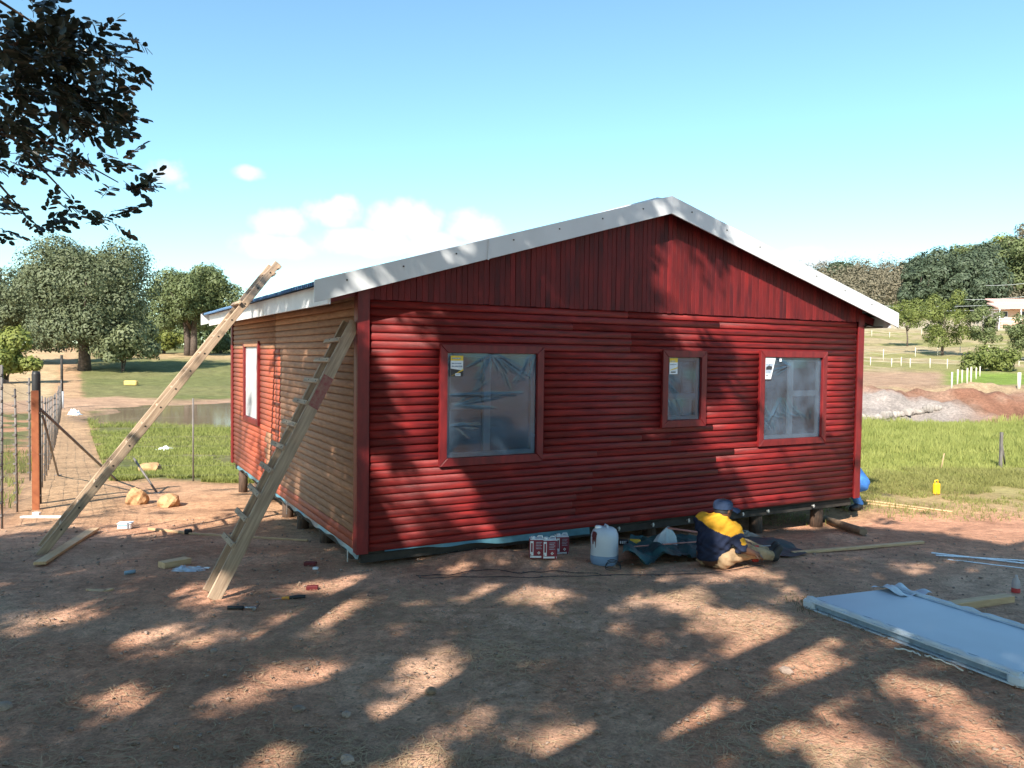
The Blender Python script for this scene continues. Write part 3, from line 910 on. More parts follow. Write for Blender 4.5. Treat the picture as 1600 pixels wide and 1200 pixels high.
# galvanised anchor straps and bolts on the bearer
mb = MB()
M['bolt'] = mat('galvanised bolt', (.6, .6, .58), .4, metal=.5)
for s in (2.86, 3.1, 3.6, 4.15, 5.05, 5.5, 6.35):
    bb = MB(); bb.tube([(s, .03, .05), (s, -.012, .05)], .012, 8); bb.box((s, -.002, .05), (.02, .006, .045)); bb.build('bolt', M['bolt'], house)
for s in (.35, 3.0):
    bb = MB(); bb.box((-.01, s, .02), (.004, .03, .16)); bb.build('anchor_strap', M['bolt'], house)

# roof --------------------------------------------------------------------------
def roof_side(sign):
    ov = .012
    half = HW / 2 + EV - .03
    slope_len = half
    sheets = 10
    y0, y1 = -OG + .015, HL + OG - .015
    wd = (y1 - y0) / sheets
    me = None
    pts = []
    nc = 10
    for i in range(nc * 6 + 1):
        y = i / (nc * 6) * wd; pts.append((y, .021 * math.sin(2 * math.pi * y / (wd / nc))))
    vs, fs = [], []
    for (xx) in (0, 1):
        x = half * xx
        for (y, h) in pts: vs.append((sign * x, y, -SL * x + h))
    n = len(pts)
    for i in range(n - 1):
        f = (i, i + 1, n + i + 1, n + i); fs.append(f if sign < 0 else f[::-1])
    me = bpy.data.meshes.new('roof_sheet'); me.from_pydata(vs, [], fs); smooth(me); me.materials.append(M['roof'])
    for k in range(sheets):
        link('roof_sheet', me, None, house, (HW / 2, y0 + k * wd, ZA - .03 + .003 * (k % 2)))


roof_side(-1); roof_side(1)
BH = .2          # height of the barge


def barge(sa, sb, y, name='barge_flashing', mt='metal', front=-1, lap=False):
    za, zb = roof_top(sa) , roof_top(sb)
    dy = front * .004
    vs = [(sa, y, za - BH), (sb, y, zb - BH), (sb, y, zb), (sa, y, za), (sa, y - front * .16, za + .004), (sb, y - front * .16, zb + .004),
          (sa, y - front * .016, za - BH - .002), (sb, y - front * .016, zb - BH - .002),
          (sa, y - front * .012, za - .012), (sb, y - front * .012, zb - .012)]
    fs = [(0, 1, 2, 3), (3, 2, 5, 4), (6, 7, 1, 0), (1, 7, 9, 2), (0, 3, 8, 6), (7, 6, 8, 9)]
    if front > 0: fs = [f[::-1] for f in fs]
    mb = MB(); mb.add(vs, fs)
    # crease ribs and small dents come from extra screws
    for i in range(int((sb - sa) / .55)):
        s = sa + .3 + i * .55
        mb.box((s, y + front * .003, roof_top(s) - .07), (.014, .006, .014), mi=1)
    return mb.build(name, [M[mt], M['nail']], house)


barge(-EV, 1.27, -OG); barge(1.235, HW / 2, -OG - .004)
barge(HW / 2, 5.75, -OG); barge(5.72, HW + EV, -OG - .003)
mb = MB(); mb.box((1.252, -OG - .0075, roof_top(1.25) - BH / 2 - .004), (.022, .007, BH + .012), Matrix.Rotation(math.atan(SL) * .25, 3, 'Y'), bev=.002); mb.build('joint_cover', M['metal'], house)
barge(-EV, HW / 2, HL + OG, front=1); barge(HW / 2, HW + EV, HL + OG, front=1)
mb = MB(); mb.beam((HW / 2, -OG + .17, ZA - .012), (HW / 2, HL + OG - .17, ZA - .012), .16, .03); mb.build('ridge_cap', M['metal'], house)
# rafters under the overhang and purlins seen below the gable edge
for s in (-.28, .7, 1.7, 2.7, 3.5, 4.5, 5.5, 6.5, 7.45):
    mb = MB(); mb.box((s, HL / 2, roof_top(s) - .1), (.04, HL + 2 * OG - .05, .06)); mb.build('purlin', M['dark'], house)
for side in (-1, 1):
    for k in range(8):
        y = .04 + k * (HL - .08) / 7
        a, b = (HW / 2 + side * .1), (HW / 2 + side * (HW / 2 + EV - .2))
        mb = MB(); mb.beam((a, y, roof_top(a) - .19), (b, y, roof_top(b) - .19), .04, .1); mb.build('rafter', M['trim'], house)
# eaves fascia boards
for k, (ya, yb) in enumerate(((-OG + .02, 2.6), (2.603, HL + OG - .02))):
    for sx in (-1, 1):
        x = HW / 2 + sx * (HW / 2 + .36)
        mb = MB(); mb.box((x, (ya + yb) / 2, 2.58), (.022, yb - ya, .19), bev=.003); mb.build('fascia_board', M['fascia'], house)
# soffit behind the right hand fascia
mb = MB(); mb.box((HW + .19, HL / 2, 2.50), (.33, HL + .2, .015)); mb.build('soffit', M['dark'], house)

# ------------------------------------------------------------------ the shade tree above the yard
HMI = HM.inverted()
SUNv = np.array(SUN)


def wall_hit(px, py):
    """point of the cabin front (or else of the ground) seen at a pixel"""
    r = cam_dir(px, py)
    o = HMI @ Vector((0, 0, CAM_H)); d = (HMI.to_3x3() @ r)
    for yy, lo, hi in ((-OG, 0, 0), (-.02, 0, 0)):
        t = (yy - o.y) / d.y
        p = o + d * t
        rt = roof_top(p.x)
        if yy == -OG and rt - BH <= p.z <= rt and -EV < p.x < HW + EV: return HM @ p
        if yy != -OG and 0 <= p.x <= HW and .05 < p.z < rt - BH: return HM @ p
    return G(px, py)


WALL_GAPS = [(600, 515, 20), (610, 535, 18), (615, 560, 15), (622, 580, 14), (637, 505, 9), (688, 500, 10), (684, 515, 9), (668, 565, 11),
             (640, 625, 18), (650, 650, 17), (675, 630, 20), (690, 600, 12), (690, 655, 14), (645, 690, 13), (665, 685, 17), (680, 705, 18),
             (692, 735, 20), (718, 765, 19), (735, 798, 19), (752, 830, 16), (605, 745, 11), (622, 762, 12), (640, 790, 12), (630, 832, 11),
             (654, 812, 11), (570, 525, 9), (566, 690, 8), (745, 465, 9), (850, 450, 8), (800, 530, 8), (752, 520, 8), (1047, 390, 14),
             (1045, 420, 14), (1042, 450, 13), (1050, 480, 11), (1066, 470, 8), (1055, 520, 11), (1060, 550, 9), (1100, 470, 13), (1110, 500, 12),
             (1090, 620, 9), (1105, 640, 9), (1100, 690, 10), (1125, 700, 12), (1140, 680, 10), (850, 790, 8), (885, 800, 8), (925, 680, 9),
             (1000, 790, 8), (1150, 780, 10), (780, 712, 10), (805, 700, 8), (505, 458, 10), (560, 432, 9), (608, 424, 8), (650, 412, 9),
             (700, 396, 9), (722, 386, 8), (1040, 320, 11), (1150, 450, 16), (1140, 480, 14), (1165, 520, 14)]
GROUND_GAPS = [(655, 1045, 24), (690, 1032, 22), (700, 1066, 22), (650, 1092, 14), (370, 1098, 18), (385, 1085, 18), (190, 1103, 20), (80, 970, 24),
               (115, 964, 18), (240, 990, 18), (330, 994, 20), (290, 922, 28), (345, 932, 26), (465, 1048, 22), (505, 1050, 18), (430, 990, 18),
               (470, 983, 18), (425, 1190, 16), (515, 958, 30), (470, 918, 20), (545, 922, 14), (820, 928, 22), (762, 925, 12), (850, 932, 22), (1000, 936, 26),
               (1050, 942, 28), (1085, 926, 18), (1020, 902, 16), (1180, 965, 28), (1110, 972, 24), (1215, 1012, 34), (1175, 1008, 26),
               (1270, 1004, 30), (1290, 1032, 22), (1258, 1066, 20), (1292, 1080, 16), (1300, 1170, 34), (1345, 1182, 28), (1090, 1112, 20),
               (1140, 1132, 22), (1070, 1192, 20), (860, 1182, 28), (885, 1162, 20), (960, 1180, 16), (1430, 1080, 20), (1482, 1102, 26),
               (1535, 1132, 26), (1400, 1062, 18), (1560, 1165, 26), (1122, 902, 14), (1155, 890, 16), (1420, 886, 18), (1500, 882, 14), (720, 888, 14),
               (860, 886, 13), (560, 905, 10), (595, 1112, 10), (640, 1180, 12), (760, 1130, 12), (1240, 930, 18), (1200, 905, 14), (1050, 1060, 14)]


def gap_lines():
    P, rad = [], []
    for (x, y, r) in WALL_GAPS + GROUND_GAPS:
        p = wall_hit(x, y)
        P.append(p); rad.append(r * p.y / F_PX + ((.105 if r > 10 else .045) if len(P) <= len(WALL_GAPS) else .11))
    return np.array([tuple(p) for p in P]), np.array(rad)


def lit_probability(C):
    """share of leaves dropped so that the sun reaches the places it reaches in the yard"""
    n = len(C)
    drop = np.zeros(n)
    # front wall
    Ml = np.array(HMI)
    c = C @ Ml[:3, :3].T + Ml[:3, 3]
    d = -SUNv @ Ml[:3, :3].T
    tf = (-.02 - c[:, 1]) / d[1]
    pf = c + tf[:, None] * d
    onf = (tf > 0) & (pf[:, 0] > np.where(pf[:, 2] > 2.3, -1.0, -.3)) & (pf[:, 0] < HW + .5) & (pf[:, 2] > .0) & (pf[:, 2] < ZA - SL * np.abs(pf[:, 0] - HW / 2) + .7)
    edge = 4.55 + .35 * np.sin(pf[:, 2] * 4) + np.where(pf[:, 2] > 2.5, -.25, 0) + np.where(pf[:, 2] < .8, .2, 0)
    drop = np.where(onf, np.where(pf[:, 0] > edge, .985, np.where(pf[:, 0] > edge - .5, .45, .13)), drop)
    tl = (-.02 - c[:, 0]) / d[0]
    pl = c + tl[:, None] * d
    onl = (~onf) & (tl > 0) & (pl[:, 1] > 0) & (pl[:, 1] < HL + .3) & (pl[:, 2] > .1) & (pl[:, 2] < 2.75)
    drop = np.where(onl, np.where(pl[:, 1] > 3.1, .97, np.where(pl[:, 1] > 2.0, .8, .62)), drop)
    tg = (C[:, 2] + .1) / SUNv[2]
    g = C - tg[:, None] * SUNv
    # far limit of the shade on the ground, as a line over x
    lim = np.interp(g[:, 0], [-12, -6.4, -5.4, -4.2, -3.4, 3.6, 4.8, 5.6, 8, 14], [8.0, 8.5, 9.5, 9.0, 10.3, 10.6, 10.6, 9.0, 8.0, 7.5])
    lim = lim + (fbm(g[:, 0] * 1.3, g[:, 1] * .4, 77) - .5) * .8
    ong = (~onf) & (~onl)
    drop = np.where(ong, np.where(g[:, 1] > lim, .99, np.where((g[:, 0] > .8) & (g[:, 1] < 7.0), .55, .3)), drop)
    drop = np.where(ong & (g[:, 0] > 2.4) & (g[:, 0] < 5.5) & (g[:, 1] > 4.9) & (g[:, 1] < 7.4) & (g[:, 1] > 8.9 - 1.05 * g[:, 0]), 0, drop)
    return drop


def twig_template(nl, ln, leaf_l, leaf_w, fine, r_):
    vs, q = [], []
    for k in range(nl):
        last = k == nl - 1
        x = ln * (.2 + .8 * k / (nl - 1))
        side = 0 if last else (1 if k % 2 else -1)
        a = side * math.radians(r_.uniform(45, 70))
        dl = leaf_l * r_.uniform(.8, 1.15)
        d = Vector((math.cos(a), math.sin(a), r_.uniform(-.35, .1))).normalized()
        s = Vector((-d.y, d.x, 0)).normalized()
        s = Matrix.Rotation(r_.uniform(-.8, .8), 3, d) @ s
        up = d.cross(s)
        b = Vector((x, 0, 0))
        i = len(vs)
        w = leaf_w / 2
        if fine:
            vs += [b, b + d * dl * .28 + s * w * .9, b + d * dl * .78 + s * w * .92, b + d * dl, b + d * dl * .78 - s * w * .92, b + d * dl * .28 - s * w * .9]
            for m_ in (1, 2, 4, 5): vs[i + m_] = vs[i + m_] + up * w * .25
            q += [(i, i + 1, i + 2, i + 3), (i, i + 3, i + 4, i + 5)]
        else:
            vs += [b, b + d * dl * .5 + s * w, b + d * dl, b + d * dl * .5 - s * w]
            q += [(i, i + 1, i + 2, i + 3)]
    return np.array([tuple(v) for v in vs]), np.array(q)


def rand_rot(n, g):
    q = g.normal(size=(n, 4)); q /= np.linalg.norm(q, axis=1)[:, None]
    w, x, y, z = q.T
    return np.stack([np.stack([1 - 2 * (y * y + z * z), 2 * (x * y - z * w), 2 * (x * z + y * w)], -1),
                     np.stack([2 * (x * y + z * w), 1 - 2 * (x * x + z * z), 2 * (y * z - x * w)], -1),
                     np.stack([2 * (x * z - y * w), 2 * (y * z + x * w), 1 - 2 * (x * x + y * y)], -1)], 1)


def axis_rot(D, g, droop=.15):
    """rotations whose x axis is D, the blade facing roughly up"""
    D = D / np.linalg.norm(D, axis=1)[:, None]
    up = np.tile([0, 0, 1.], (len(D), 1)) + g.normal(size=(len(D), 3)) * .35
    yv = np.cross(up, D); yv /= np.linalg.norm(yv, axis=1)[:, None]
    zv = np.cross(D, yv)
    return np.stack([D, yv, zv], -1)


def scatter(tmpl, q, C, Rm, sc):
    nv = len(tmpl)
    V = np.einsum('nij,vj->nvi', Rm, tmpl) * sc[:, None, None] + C[:, None, :]
    Q = q[None] + (np.arange(len(C)) * nv)[:, None, None]
    return V.reshape(-1, 3), Q.reshape(-1, q.shape[1])


def leaf_material(name, c1, c2, trans=.3, rough=.5):
    return mat(name, c1, rough, col2=c2, scale=1.6, trans=trans, spec=.35, detail=3)


M['leaf_near'] = leaf_material('dark glossy leaves', (.05, .062, .036), (.028, .036, .028), .18, .3)
M['bark'] = mat('grey brown bark', (.14, .1, .075), .9, col2=(.07, .05, .04), scale=5, stretch=(3, 3, 1), bump=.8, bscale=14)


def build_shade_tree():
    root = empty('shade_tree', (-4.6, -3.4, float(zg(-4.6, -3.4))), 0, 'dark leafy branch of a large tree hanging in at the upper left', 'tree')
    off = np.array(root.location)
    tr = MB()
    tr.tube([(0, 0, -.2), (.05, 0, .8), (.15, .1, 2.0), (.2, .2, 3.2)], [.48, .38, .33, .3], 14)
    tr.build('trunk', M['bark'], root)
    ends = [(-5, 1, 3.6), (-2.5, 6, 3.4), (1.2, 8.2, 1.4), (4.5, 5.0, 4.4), (7.5, 2.5, 4.2), (4, -3, 4.4), (-2, -4, 4.6), (1, 2, 5.6), (9, 5.5, 4.0)]
    for e in ends:
        e = Vector(e); s = Vector((.2, .2, 3.0))
        m1 = s + e * .35 + Vector((0, 0, .8)); m2 = s + e * .7 + Vector((rnd.uniform(-.3, .3), rnd.uniform(-.3, .3), .6))
        b = MB(); b.tube([s, m1, m2, s + e], [.2, .14, .09, .03], 9); b.build('limb', M['bark'], root)
    # leaves of the crown overhead
    g = np.random.default_rng(5)
    n = 62000
    C = np.stack([g.uniform(-14, 8.0, n), g.uniform(-12, 5.6, n), g.uniform(5.0, 11.2, n)], -1)
    # lumpy crown
    bound = ((C[:, 0] + 3.3) / 11.8) ** 2 + ((C[:, 1] + 3.6) / 9.6) ** 2 + ((C[:, 2] - 7.2) / 4.2) ** 2
    keep = bound < 1.0 + .3 * (fbm(C[:, 0] * .6, C[:, 1] * .6, 51) - .5)
    vis = (C[:, 1] > .2) & (C[:, 2] - CAM_H < .53 * C[:, 1] + .35) & (np.abs(C[:, 0]) < .72 * C[:, 1] + .5)
    keep &= ~vis
    # unseen skirt of leaves added behind the camera to dim skylight on the wall
    n2 = 5500
    a2 = g.uniform(math.radians(175), math.radians(395), n2); r2 = g.uniform(7.5, 11.5, n2)
    C = np.vstack([C[keep], np.stack([-2.6 + np.cos(a2) * r2 * 1.25, -2.6 + np.sin(a2) * r2, 1.2 + 5.5 * g.uniform(size=n2)], -1)])
    C = C[~((C[:, 1] > -1.5) & (C[:, 2] < 4.3))]
    # gaps where the sun comes through
    drop = lit_probability(C)
    keep = g.uniform(size=len(C)) >= drop
    C = C[keep]
    P, rad = gap_lines()
    body = [at_depth(1118, 812, 8.15), at_depth(1138, 832, 8.1), at_depth(1148, 845, 8.05), at_depth(1142, 872, 8.0)]
    P = np.vstack([P, np.array([tuple(b) for b in body])]); rad = np.concatenate([rad, [.2, .2, .17, .17]])
    keep = np.ones(len(C), bool)
    for p, r in zip(P, rad):
        d = C - p
        al = d @ SUNv
        pe = np.linalg.norm(d - al[:, None] * SUNv, axis=1)
        keep &= ~((pe < r) & (al > 0))
    C = C[keep]
    vs, qs, o = [], [], 0
    for k in range(4):
        t, q = twig_template(12, .42, .145, .075, False, random.Random(100 + k))
        sel = C[k::4]
        D = g.normal(size=(len(sel), 3)) * np.array([1, 1, .45]) + np.array([.2, .35, -.1])
        V, Q = scatter(t - np.array([.22, 0, 0]), q, sel, axis_rot(D, g), g.uniform(.8, 1.2, len(sel)))
        vs.append(V); qs.append(Q + o); o += len(V)
    me = np_mesh('crown', np.vstack(vs) - off, np.vstack(qs))
    link('crown', me, M['leaf_near'], root)
    # the branch that hangs into view at the upper left
    yb = 5.4
    poly = [(-160, -120), (10, -120), (20, 0), (36, 34), (95, 52), (140, 44), (175, 70), (158, 96), (170, 122), (150, 150), (172, 188), (150, 205), (140, 228), (160, 258), (206, 282),
            (200, 300), (178, 326), (130, 326), (118, 338), (70, 330), (48, 345), (-10, 362), (-160, 366)]
    pts = [cam_dir(a, b) for a, b in poly]
    PX = np.array([(p.x / p.y * yb, CAM_H + p.z / p.y * yb) for p in pts])
    holes = [(60, 155, 13), (35, 285, 20), (95, 292, 20), (165, 268, 9), (18, 240, 12), (105, 320, 12), (140, 60, 6), (70, 262, 10), (45, 312, 16), (10, 330, 10)]
    HP = [(lambda d, r: (d.x / d.y * yb, CAM_H + d.z / d.y * yb, r / F_PX * yb))(cam_dir(a, b), r) for a, b, r in holes]
    def inside(x, z):
        c = np.zeros(len(x), bool); j = len(PX) - 1
        for i in range(len(PX)):
            xi, zi = PX[i]; xj, zj = PX[j]
            c ^= ((zi > z) != (zj > z)) & (x < (xj - xi) * (z - zi) / (zj - zi + 1e-12) + xi)
            j = i
        return c
    n = 5200
    x = g.uniform(PX[:, 0].min(), PX[:, 0].max(), n); z = g.uniform(PX[:, 1].min(), PX[:, 1].max(), n)
    ok = inside(x, z)
    for hx, hz, hr in HP: ok &= np.hypot(x - hx, z - hz) > hr
    dens = .18 + .82 * sstep(.4, .56, fbm(x * 3.2, z * 3.2, 63))
    ok &= g.uniform(size=n) < dens * .27
    x, z = x[ok], z[ok]
    y = yb + np.clip(g.normal(size=len(x)) * .35, -.5, .8)
    C = np.stack([x, y, z], -1)
    sprigs = [(200, 60), (190, 72), (215, 66), (195, 186), (180, 190), (205, 182), (232, 282), (222, 292), (238, 276), (200, 325), (188, 335), (160, 342), (80, 356), (22, 366), (172, 40), (145, 34), (150, 340), (100, 345),
              (190, 214), (176, 205), (185, 120), (196, 105), (215, 300), (170, 250), (185, 262), (5, 372), (50, 350), (120, 338)]
    SP = np.array([tuple(at_depth(a_, b_, yb + rnd.uniform(-.2, .2))) for a_, b_ in sprigs])
    nsp = len(SP); C = np.vstack([C, SP])
    isp = np.arange(len(C)) >= len(C) - nsp
    vs, qs, o = [], [], 0
    stems = MB()
    for k in range(5):
        t, q = twig_template(11, .2, .072, .036, True, random.Random(200 + k))
        sel = C[k::5]
        D = g.normal(size=(len(sel), 3)) * np.where(isp[k::5], .3, .85)[:, None] + np.array([.75, 0, -.15])
        Rm = axis_rot(D, g)
        sc = g.uniform(.8, 1.15, len(sel))
        V, Q = scatter(t - np.array([.13, 0, 0]), q, sel, Rm, sc)
        vs.append(V); qs.append(Q + o); o += len(V)
        for c, rm, s_ in zip(sel[::2], Rm[::2], sc[::2]):
            stems.tube([c + rm @ np.array([-.13, 0, 0]) * s_ - off, c + rm @ np.array([.05, 0, 0]) * s_ - off], [.0022, .0012], 4, caps=False)
    bl = stems
    br = MB()
    for (a, b) in (((-40, 120), (150, 84)), ((-60, 60), (140, 160)), ((-60, 200), (185, 285)), ((-60, 260), (40, 335)), ((-20, 200), (110, 310)), ((-60, 20), (90, 60))):
        p0, p1 = cam_dir(*a) * 5.4, cam_dir(*b) * 5.4
        p0.z += CAM_H; p1.z += CAM_H
        mid = (p0 + p1) / 2 + Vector((0, rnd.uniform(-.2, .2), .12))
        br.tube([p0 - Vector(off), mid - Vector(off), p1 - Vector(off)], [.018, .011, .004], 6)
    br.build('branch', M['bark'], root)
    tag(bl.build('leaf_stalks', M['bark'], root), kind='stuff')
    me = np_mesh('hanging_foliage', np.vstack(vs) - off, np.vstack(qs))
    link('hanging_foliage', me, M['leaf_near'], root)


build_shade_tree()

# ------------------------------------------------------------------ trees further off
def leaf_cloud(lobes, n, size, g, flat=.26, inner=.25):
    """small leaf faces on and in a set of lobes (cx,cy,cz,rx,ry,rz)"""
    L_ = np.array(lobes, float)
    wgt = (L_[:, 3] * L_[:, 4] + L_[:, 3] * L_[:, 5]); wgt = wgt / wgt.sum()
    k = g.choice(len(L_), n, p=wgt)
    d = g.normal(size=(n, 3)); d /= np.linalg.norm(d, axis=1)[:, None]
    r = 1 - inner * g.uniform(size=n) ** 1.5 + g.normal(size=n) * .06
    bumpy = 1 + .22 * (fbm(d[:, 0] * 3 + k * 7.3, d[:, 1] * 3 + d[:, 2] * 2.1 + k * 3.1, 13, 2) - .5) * 2
    C = L_[k, :3] + d * L_[k, 3:] * (r * bumpy)[:, None]
    keep = d[:, 2] > -.75
    C, d = C[keep], d[keep]
    n = len(C)
    nrm = d + g.normal(size=(n, 3)) * flat + np.array([0, 0, .22])
    nrm /= np.linalg.norm(nrm, axis=1)[:, None]
    a = np.cross(nrm, g.normal(size=(n, 3))); a /= np.linalg.norm(a, axis=1)[:, None]
    b = np.cross(nrm, a)
    s = size * g.uniform(.5, 1.3, n)[:, None]
    V = np.stack([C - a * s, C - b * s * .5 + nrm * s * .12, C + a * s, C + b * s * .5 + nrm * s * .12], 1).reshape(-1, 3)
    Q = np.arange(n * 4).reshape(n, 4)
    return V, Q


TREEMATS = {
    'fig': leaf_material('grey green leaves', (.15, .17, .085), (.08, .1, .052), .15, .6),
    'pale': leaf_material('pale grey leaves', (.2, .22, .11), (.11, .13, .06), .2, .6),
    'olive': leaf_material('olive leaves', (.16, .19, .07), (.085, .11, .045), .2, .6),
    'bright': leaf_material('light green feathery leaves', (.2, .225, .06), (.12, .15, .04), .3, .6),
    'dark': leaf_material('dark evergreen leaves', (.085, .11, .058), (.05, .072, .045), .1, .6),
    'grey': leaf_material('dry grey brown scrub', (.22, .185, .125), (.13, .12, .075), .15, .8),
    'yellow': leaf_material('yellow green bush', (.26, .28, .06), (.14, .17, .045), .25, .6)}
M['bark2'] = mat('dark trunk bark', (.10, .075, .06), .9, var=.4, scale=4, bump=.6, bscale=8)


def tree(name, base, h, w, label, m, seed, n=9000, size=.2, trunk_h=None, trunks=1, trunk_r=.3, lobes=26, cat='tree', group=None, low=.22, depth=None, top_flat=.0, inner=.35, core=True):
    g = np.random.default_rng(seed); r_ = random.Random(seed)
    root = empty(name, base, 0, label, cat, group)
    depth = depth or w
    th = trunk_h if trunk_h else h * .35
    for k in range(trunks):
        ox = (k - (trunks - 1) / 2) * trunk_r * 1.8
        b = MB()
        b.tube([(ox, 0, -.3), (ox * 1.1, 0, th * .5), (ox * 1.6 + r_.uniform(-.2, .2), r_.uniform(-.2, .2), th * 1.1), (ox * 2.2 + r_.uniform(-.5, .5), r_.uniform(-.4, .4), h * .6)],
               [trunk_r * 1.25, trunk_r, trunk_r * .8, trunk_r * .3], 10)
        b.build('trunk', M['bark2'], root)
    for k in range(5):
        a = r_.uniform(0, 6.28)
        b = MB(); e = Vector((math.cos(a) * w * .3, math.sin(a) * depth * .3, h * r_.uniform(.55, .8)))
        b.tube([(0, 0, th * .9), Vector((0, 0, th)) * .5 + e * .5 + Vector((0, 0, .3)), e], [trunk_r * .5, trunk_r * .3, trunk_r * .1], 6)
        b.build('limb', M['bark2'], root)
    LB = []
    for k in range(lobes):
        a = r_.uniform(0, 6.28); el = r_.uniform(-.85, .95)
        wob = 1 + .16 * math.sin(a * 2 + seed) + .12 * math.sin(a * 5 + seed * 2.3)
        sh = r_.uniform(.5, .84) if k % 4 else r_.uniform(.1, .5)
        rr2 = math.sqrt(max(0, 1 - el ** 2)) ** .75 * sh * wob
        hz = (h - low * h) / 2
        cz = low * h + hz + hz * el * (.82 if k % 4 else .5) * (1 + .1 * math.sin(a * 3 + seed))
        lr = w * r_.choice((.08, .1, .13, .17)) * (1.25 if lobes < 30 else 1)
        LB.append((math.cos(a) * w * .5 * rr2, math.sin(a) * depth * .5 * rr2, cz, lr, lr * depth / w, lr * r_.uniform(.7, 1.0)))
    if core:
        LB += [(r_.uniform(-.1, .1) * w, r_.uniform(-.1, .1) * w, low * h + (h - low * h) * f_, w * .27, depth * .27, (h - low * h) * .24) for f_ in (.35, .6)]
    V, Q = leaf_cloud(LB, n, size, g, inner=inner)
    V[:, 2] = np.maximum(V[:, 2], .12 * h * low)
    link('crown', np_mesh('crown', V, Q), m, root)
    return root


def base_at(px, y):
    x = cam_dir(px, 560).x / cam_dir(px, 560).y * y
    return Vector((x, y, float(zg(x, y))))


def px_h(y, a, b): return abs(b - a) / F_PX * y


tree('spreading_tree', base_at(132, 88), 14.6, 16.5, 'big round crowned tree with dark trunk beside the track', TREEMATS['fig'], 3, 62000, .18, 3.0, 1, .62, 90, low=.12)
tree('spreading_tree', base_at(28, 96), 12.2, 13, 'tree cut by the left edge of the photo behind the track', TREEMATS['fig'], 5, 38000, .19, 3.2, 1, .4, 60, low=.06)
tree('spreading_tree', base_at(298, 122), 14.2, 14.5, 'narrower tree with two dark trunks behind the ladder', TREEMATS['olive'], 9, 44000, .21, 4.6, 2, .5, 70, low=.24)
tree('roadside_bush', base_at(8, 70), 4.6, 6.2, 'yellow green bush at the left edge beside the sandy track', TREEMATS['yellow'], 12, 9000, .2, 1, 3, .1, 14, 'bush', low=.02)
tree('hedge_bush', base_at(256, 128), 3.6, 7, 'yellow green bush to the left of the two trunk tree', TREEMATS['yellow'], 14, 5000, .24, 1, 3, .1, 12, 'bush', low=.0)
tree('hedge_bush', base_at(345, 134), 3.4, 9, 'low green bush between the two trunk tree and the cabin', TREEMATS['olive'], 15, 5000, .24, 1, 3, .1, 12, 'bush', low=.0)
tree('drooping_bush', base_at(192, 86), 5.4, 8.5, 'pale drooping bush hanging to the grass right of the big trunk', TREEMATS['pale'], 17, 8000, .22, 1.0, 2, .1, 20, 'bush', low=.1)

for k, (px, y, h, w, mk, lab) in enumerate([
        (-60, 150, 13, 20, 'fig', None), (70, 170, 10, 18, 'olive', None), (170, 175, 11, 22, 'fig', None), (235, 180, 9, 20, 'fig', None), (330, 178, 9.5, 22, 'olive', None), (400, 185, 9, 22, 'fig', None)]):
    tree('distant_tree', base_at(px, y), h, w, ['far tree at the left edge behind the track', 'far tree behind the trunk of the big round tree', 'far tree seen right of the big trunk', 'far tree in the gap between the two big trees', 'far tree right behind the two trunk tree', 'far tree half hidden by the cabin eave'][k], TREEMATS[mk], 40 + k, 5000, .42, 2, 1, .3, 20, group='row of trees far behind the pond', low=.02)

# right hand side
tree('paddock_tree', base_at(1417, 96), 5.6, 4.9, 'small green tree on a thin trunk just past the right eave', TREEMATS['bright'], 21, 4600, .13, 2.0, 1, .08, 22, low=.26)
tree('paddock_tree', base_at(1472, 82), 6.9, 5.8, 'yellow green feathery tree, largest of the paddock trees', TREEMATS['bright'], 22, 9000, .12, 1.8, 3, .05, 40, low=.05, core=False)
tree('paddock_tree', base_at(1538, 80), 5.2, 4.2, 'sparse green tree right of the largest paddock tree', TREEMATS['olive'], 23, 5600, .12, 1.6, 2, .05, 34, low=.1, core=False)
tree('paddock_tree', base_at(1602, 76), 4.8, 4.2, 'green tree cut by the right edge below the pink house', TREEMATS['olive'], 24, 7000, .12, 1.0, 2, .05, 34, low=.04)
tree('thicket', base_at(1552, 62), 1.7, 4.8, 'rank bright green thicket in the paddock corner', TREEMATS['bright'], 25, 5000, .14, .4, 2, .05, 14, 'bush', low=0)

FOREST = 'wooded hill on the right'
for k, (px, y, h, w, mk, lab, n, sz) in enumerate([
        (1478, 172, 12.5, 20, 'dark', 'huge dark green dome of a tree above the paddock', 16000, .42),
        (1540, 182, 12.5, 16, 'dark', 'dark green tree touching the huge dome on its right', 10000, .42),
        (1592, 176, 15, 15, 'olive', 'tall olive tree above the pink house at the right edge', 12000, .42),
        (1610, 215, 14, 16, 'grey', 'tallest grey tree on the skyline at the right edge', 9000, .45),
        (1432, 168, 10, 9, 'dark', 'dark green tree at the left foot of the huge dome', 6000, .4),
        (1420, 232, 7.5, 9, 'dark', 'small dark tree on the skyline left of the huge dome', 3500, .5),
        (1570, 235, 8, 15, 'yellow', 'yellow green tree on the skyline above the huge dome', 6000, .5),
        (1505, 236, 9.5, 15, 'olive', 'olive tree peeping over the top of the huge dome', 5000, .5),
        (1515, 166, 9, 15, 'dark', 'low dark tree below the huge dome behind the pole fence', 9000, .4),
        (1560, 200, 11, 18, 'dark', 'dark tree filling the slope between dome and right edge', 9000, .42),
        (1450, 200, 10, 15, 'dark', 'dark shoulder of trees at the left top of the huge dome', 8000, .42),
        (1312, 230, 6.5, 8, 'dark', 'small dark tree on the skyline just above the roof', 2600, .5)]):
    tree('forest_tree', base_at(px, y), h, w, lab, TREEMATS[mk], 60 + k, int(n * 1.8), sz * .85, 3, 1, .3, 60, low=.0, group=FOREST)


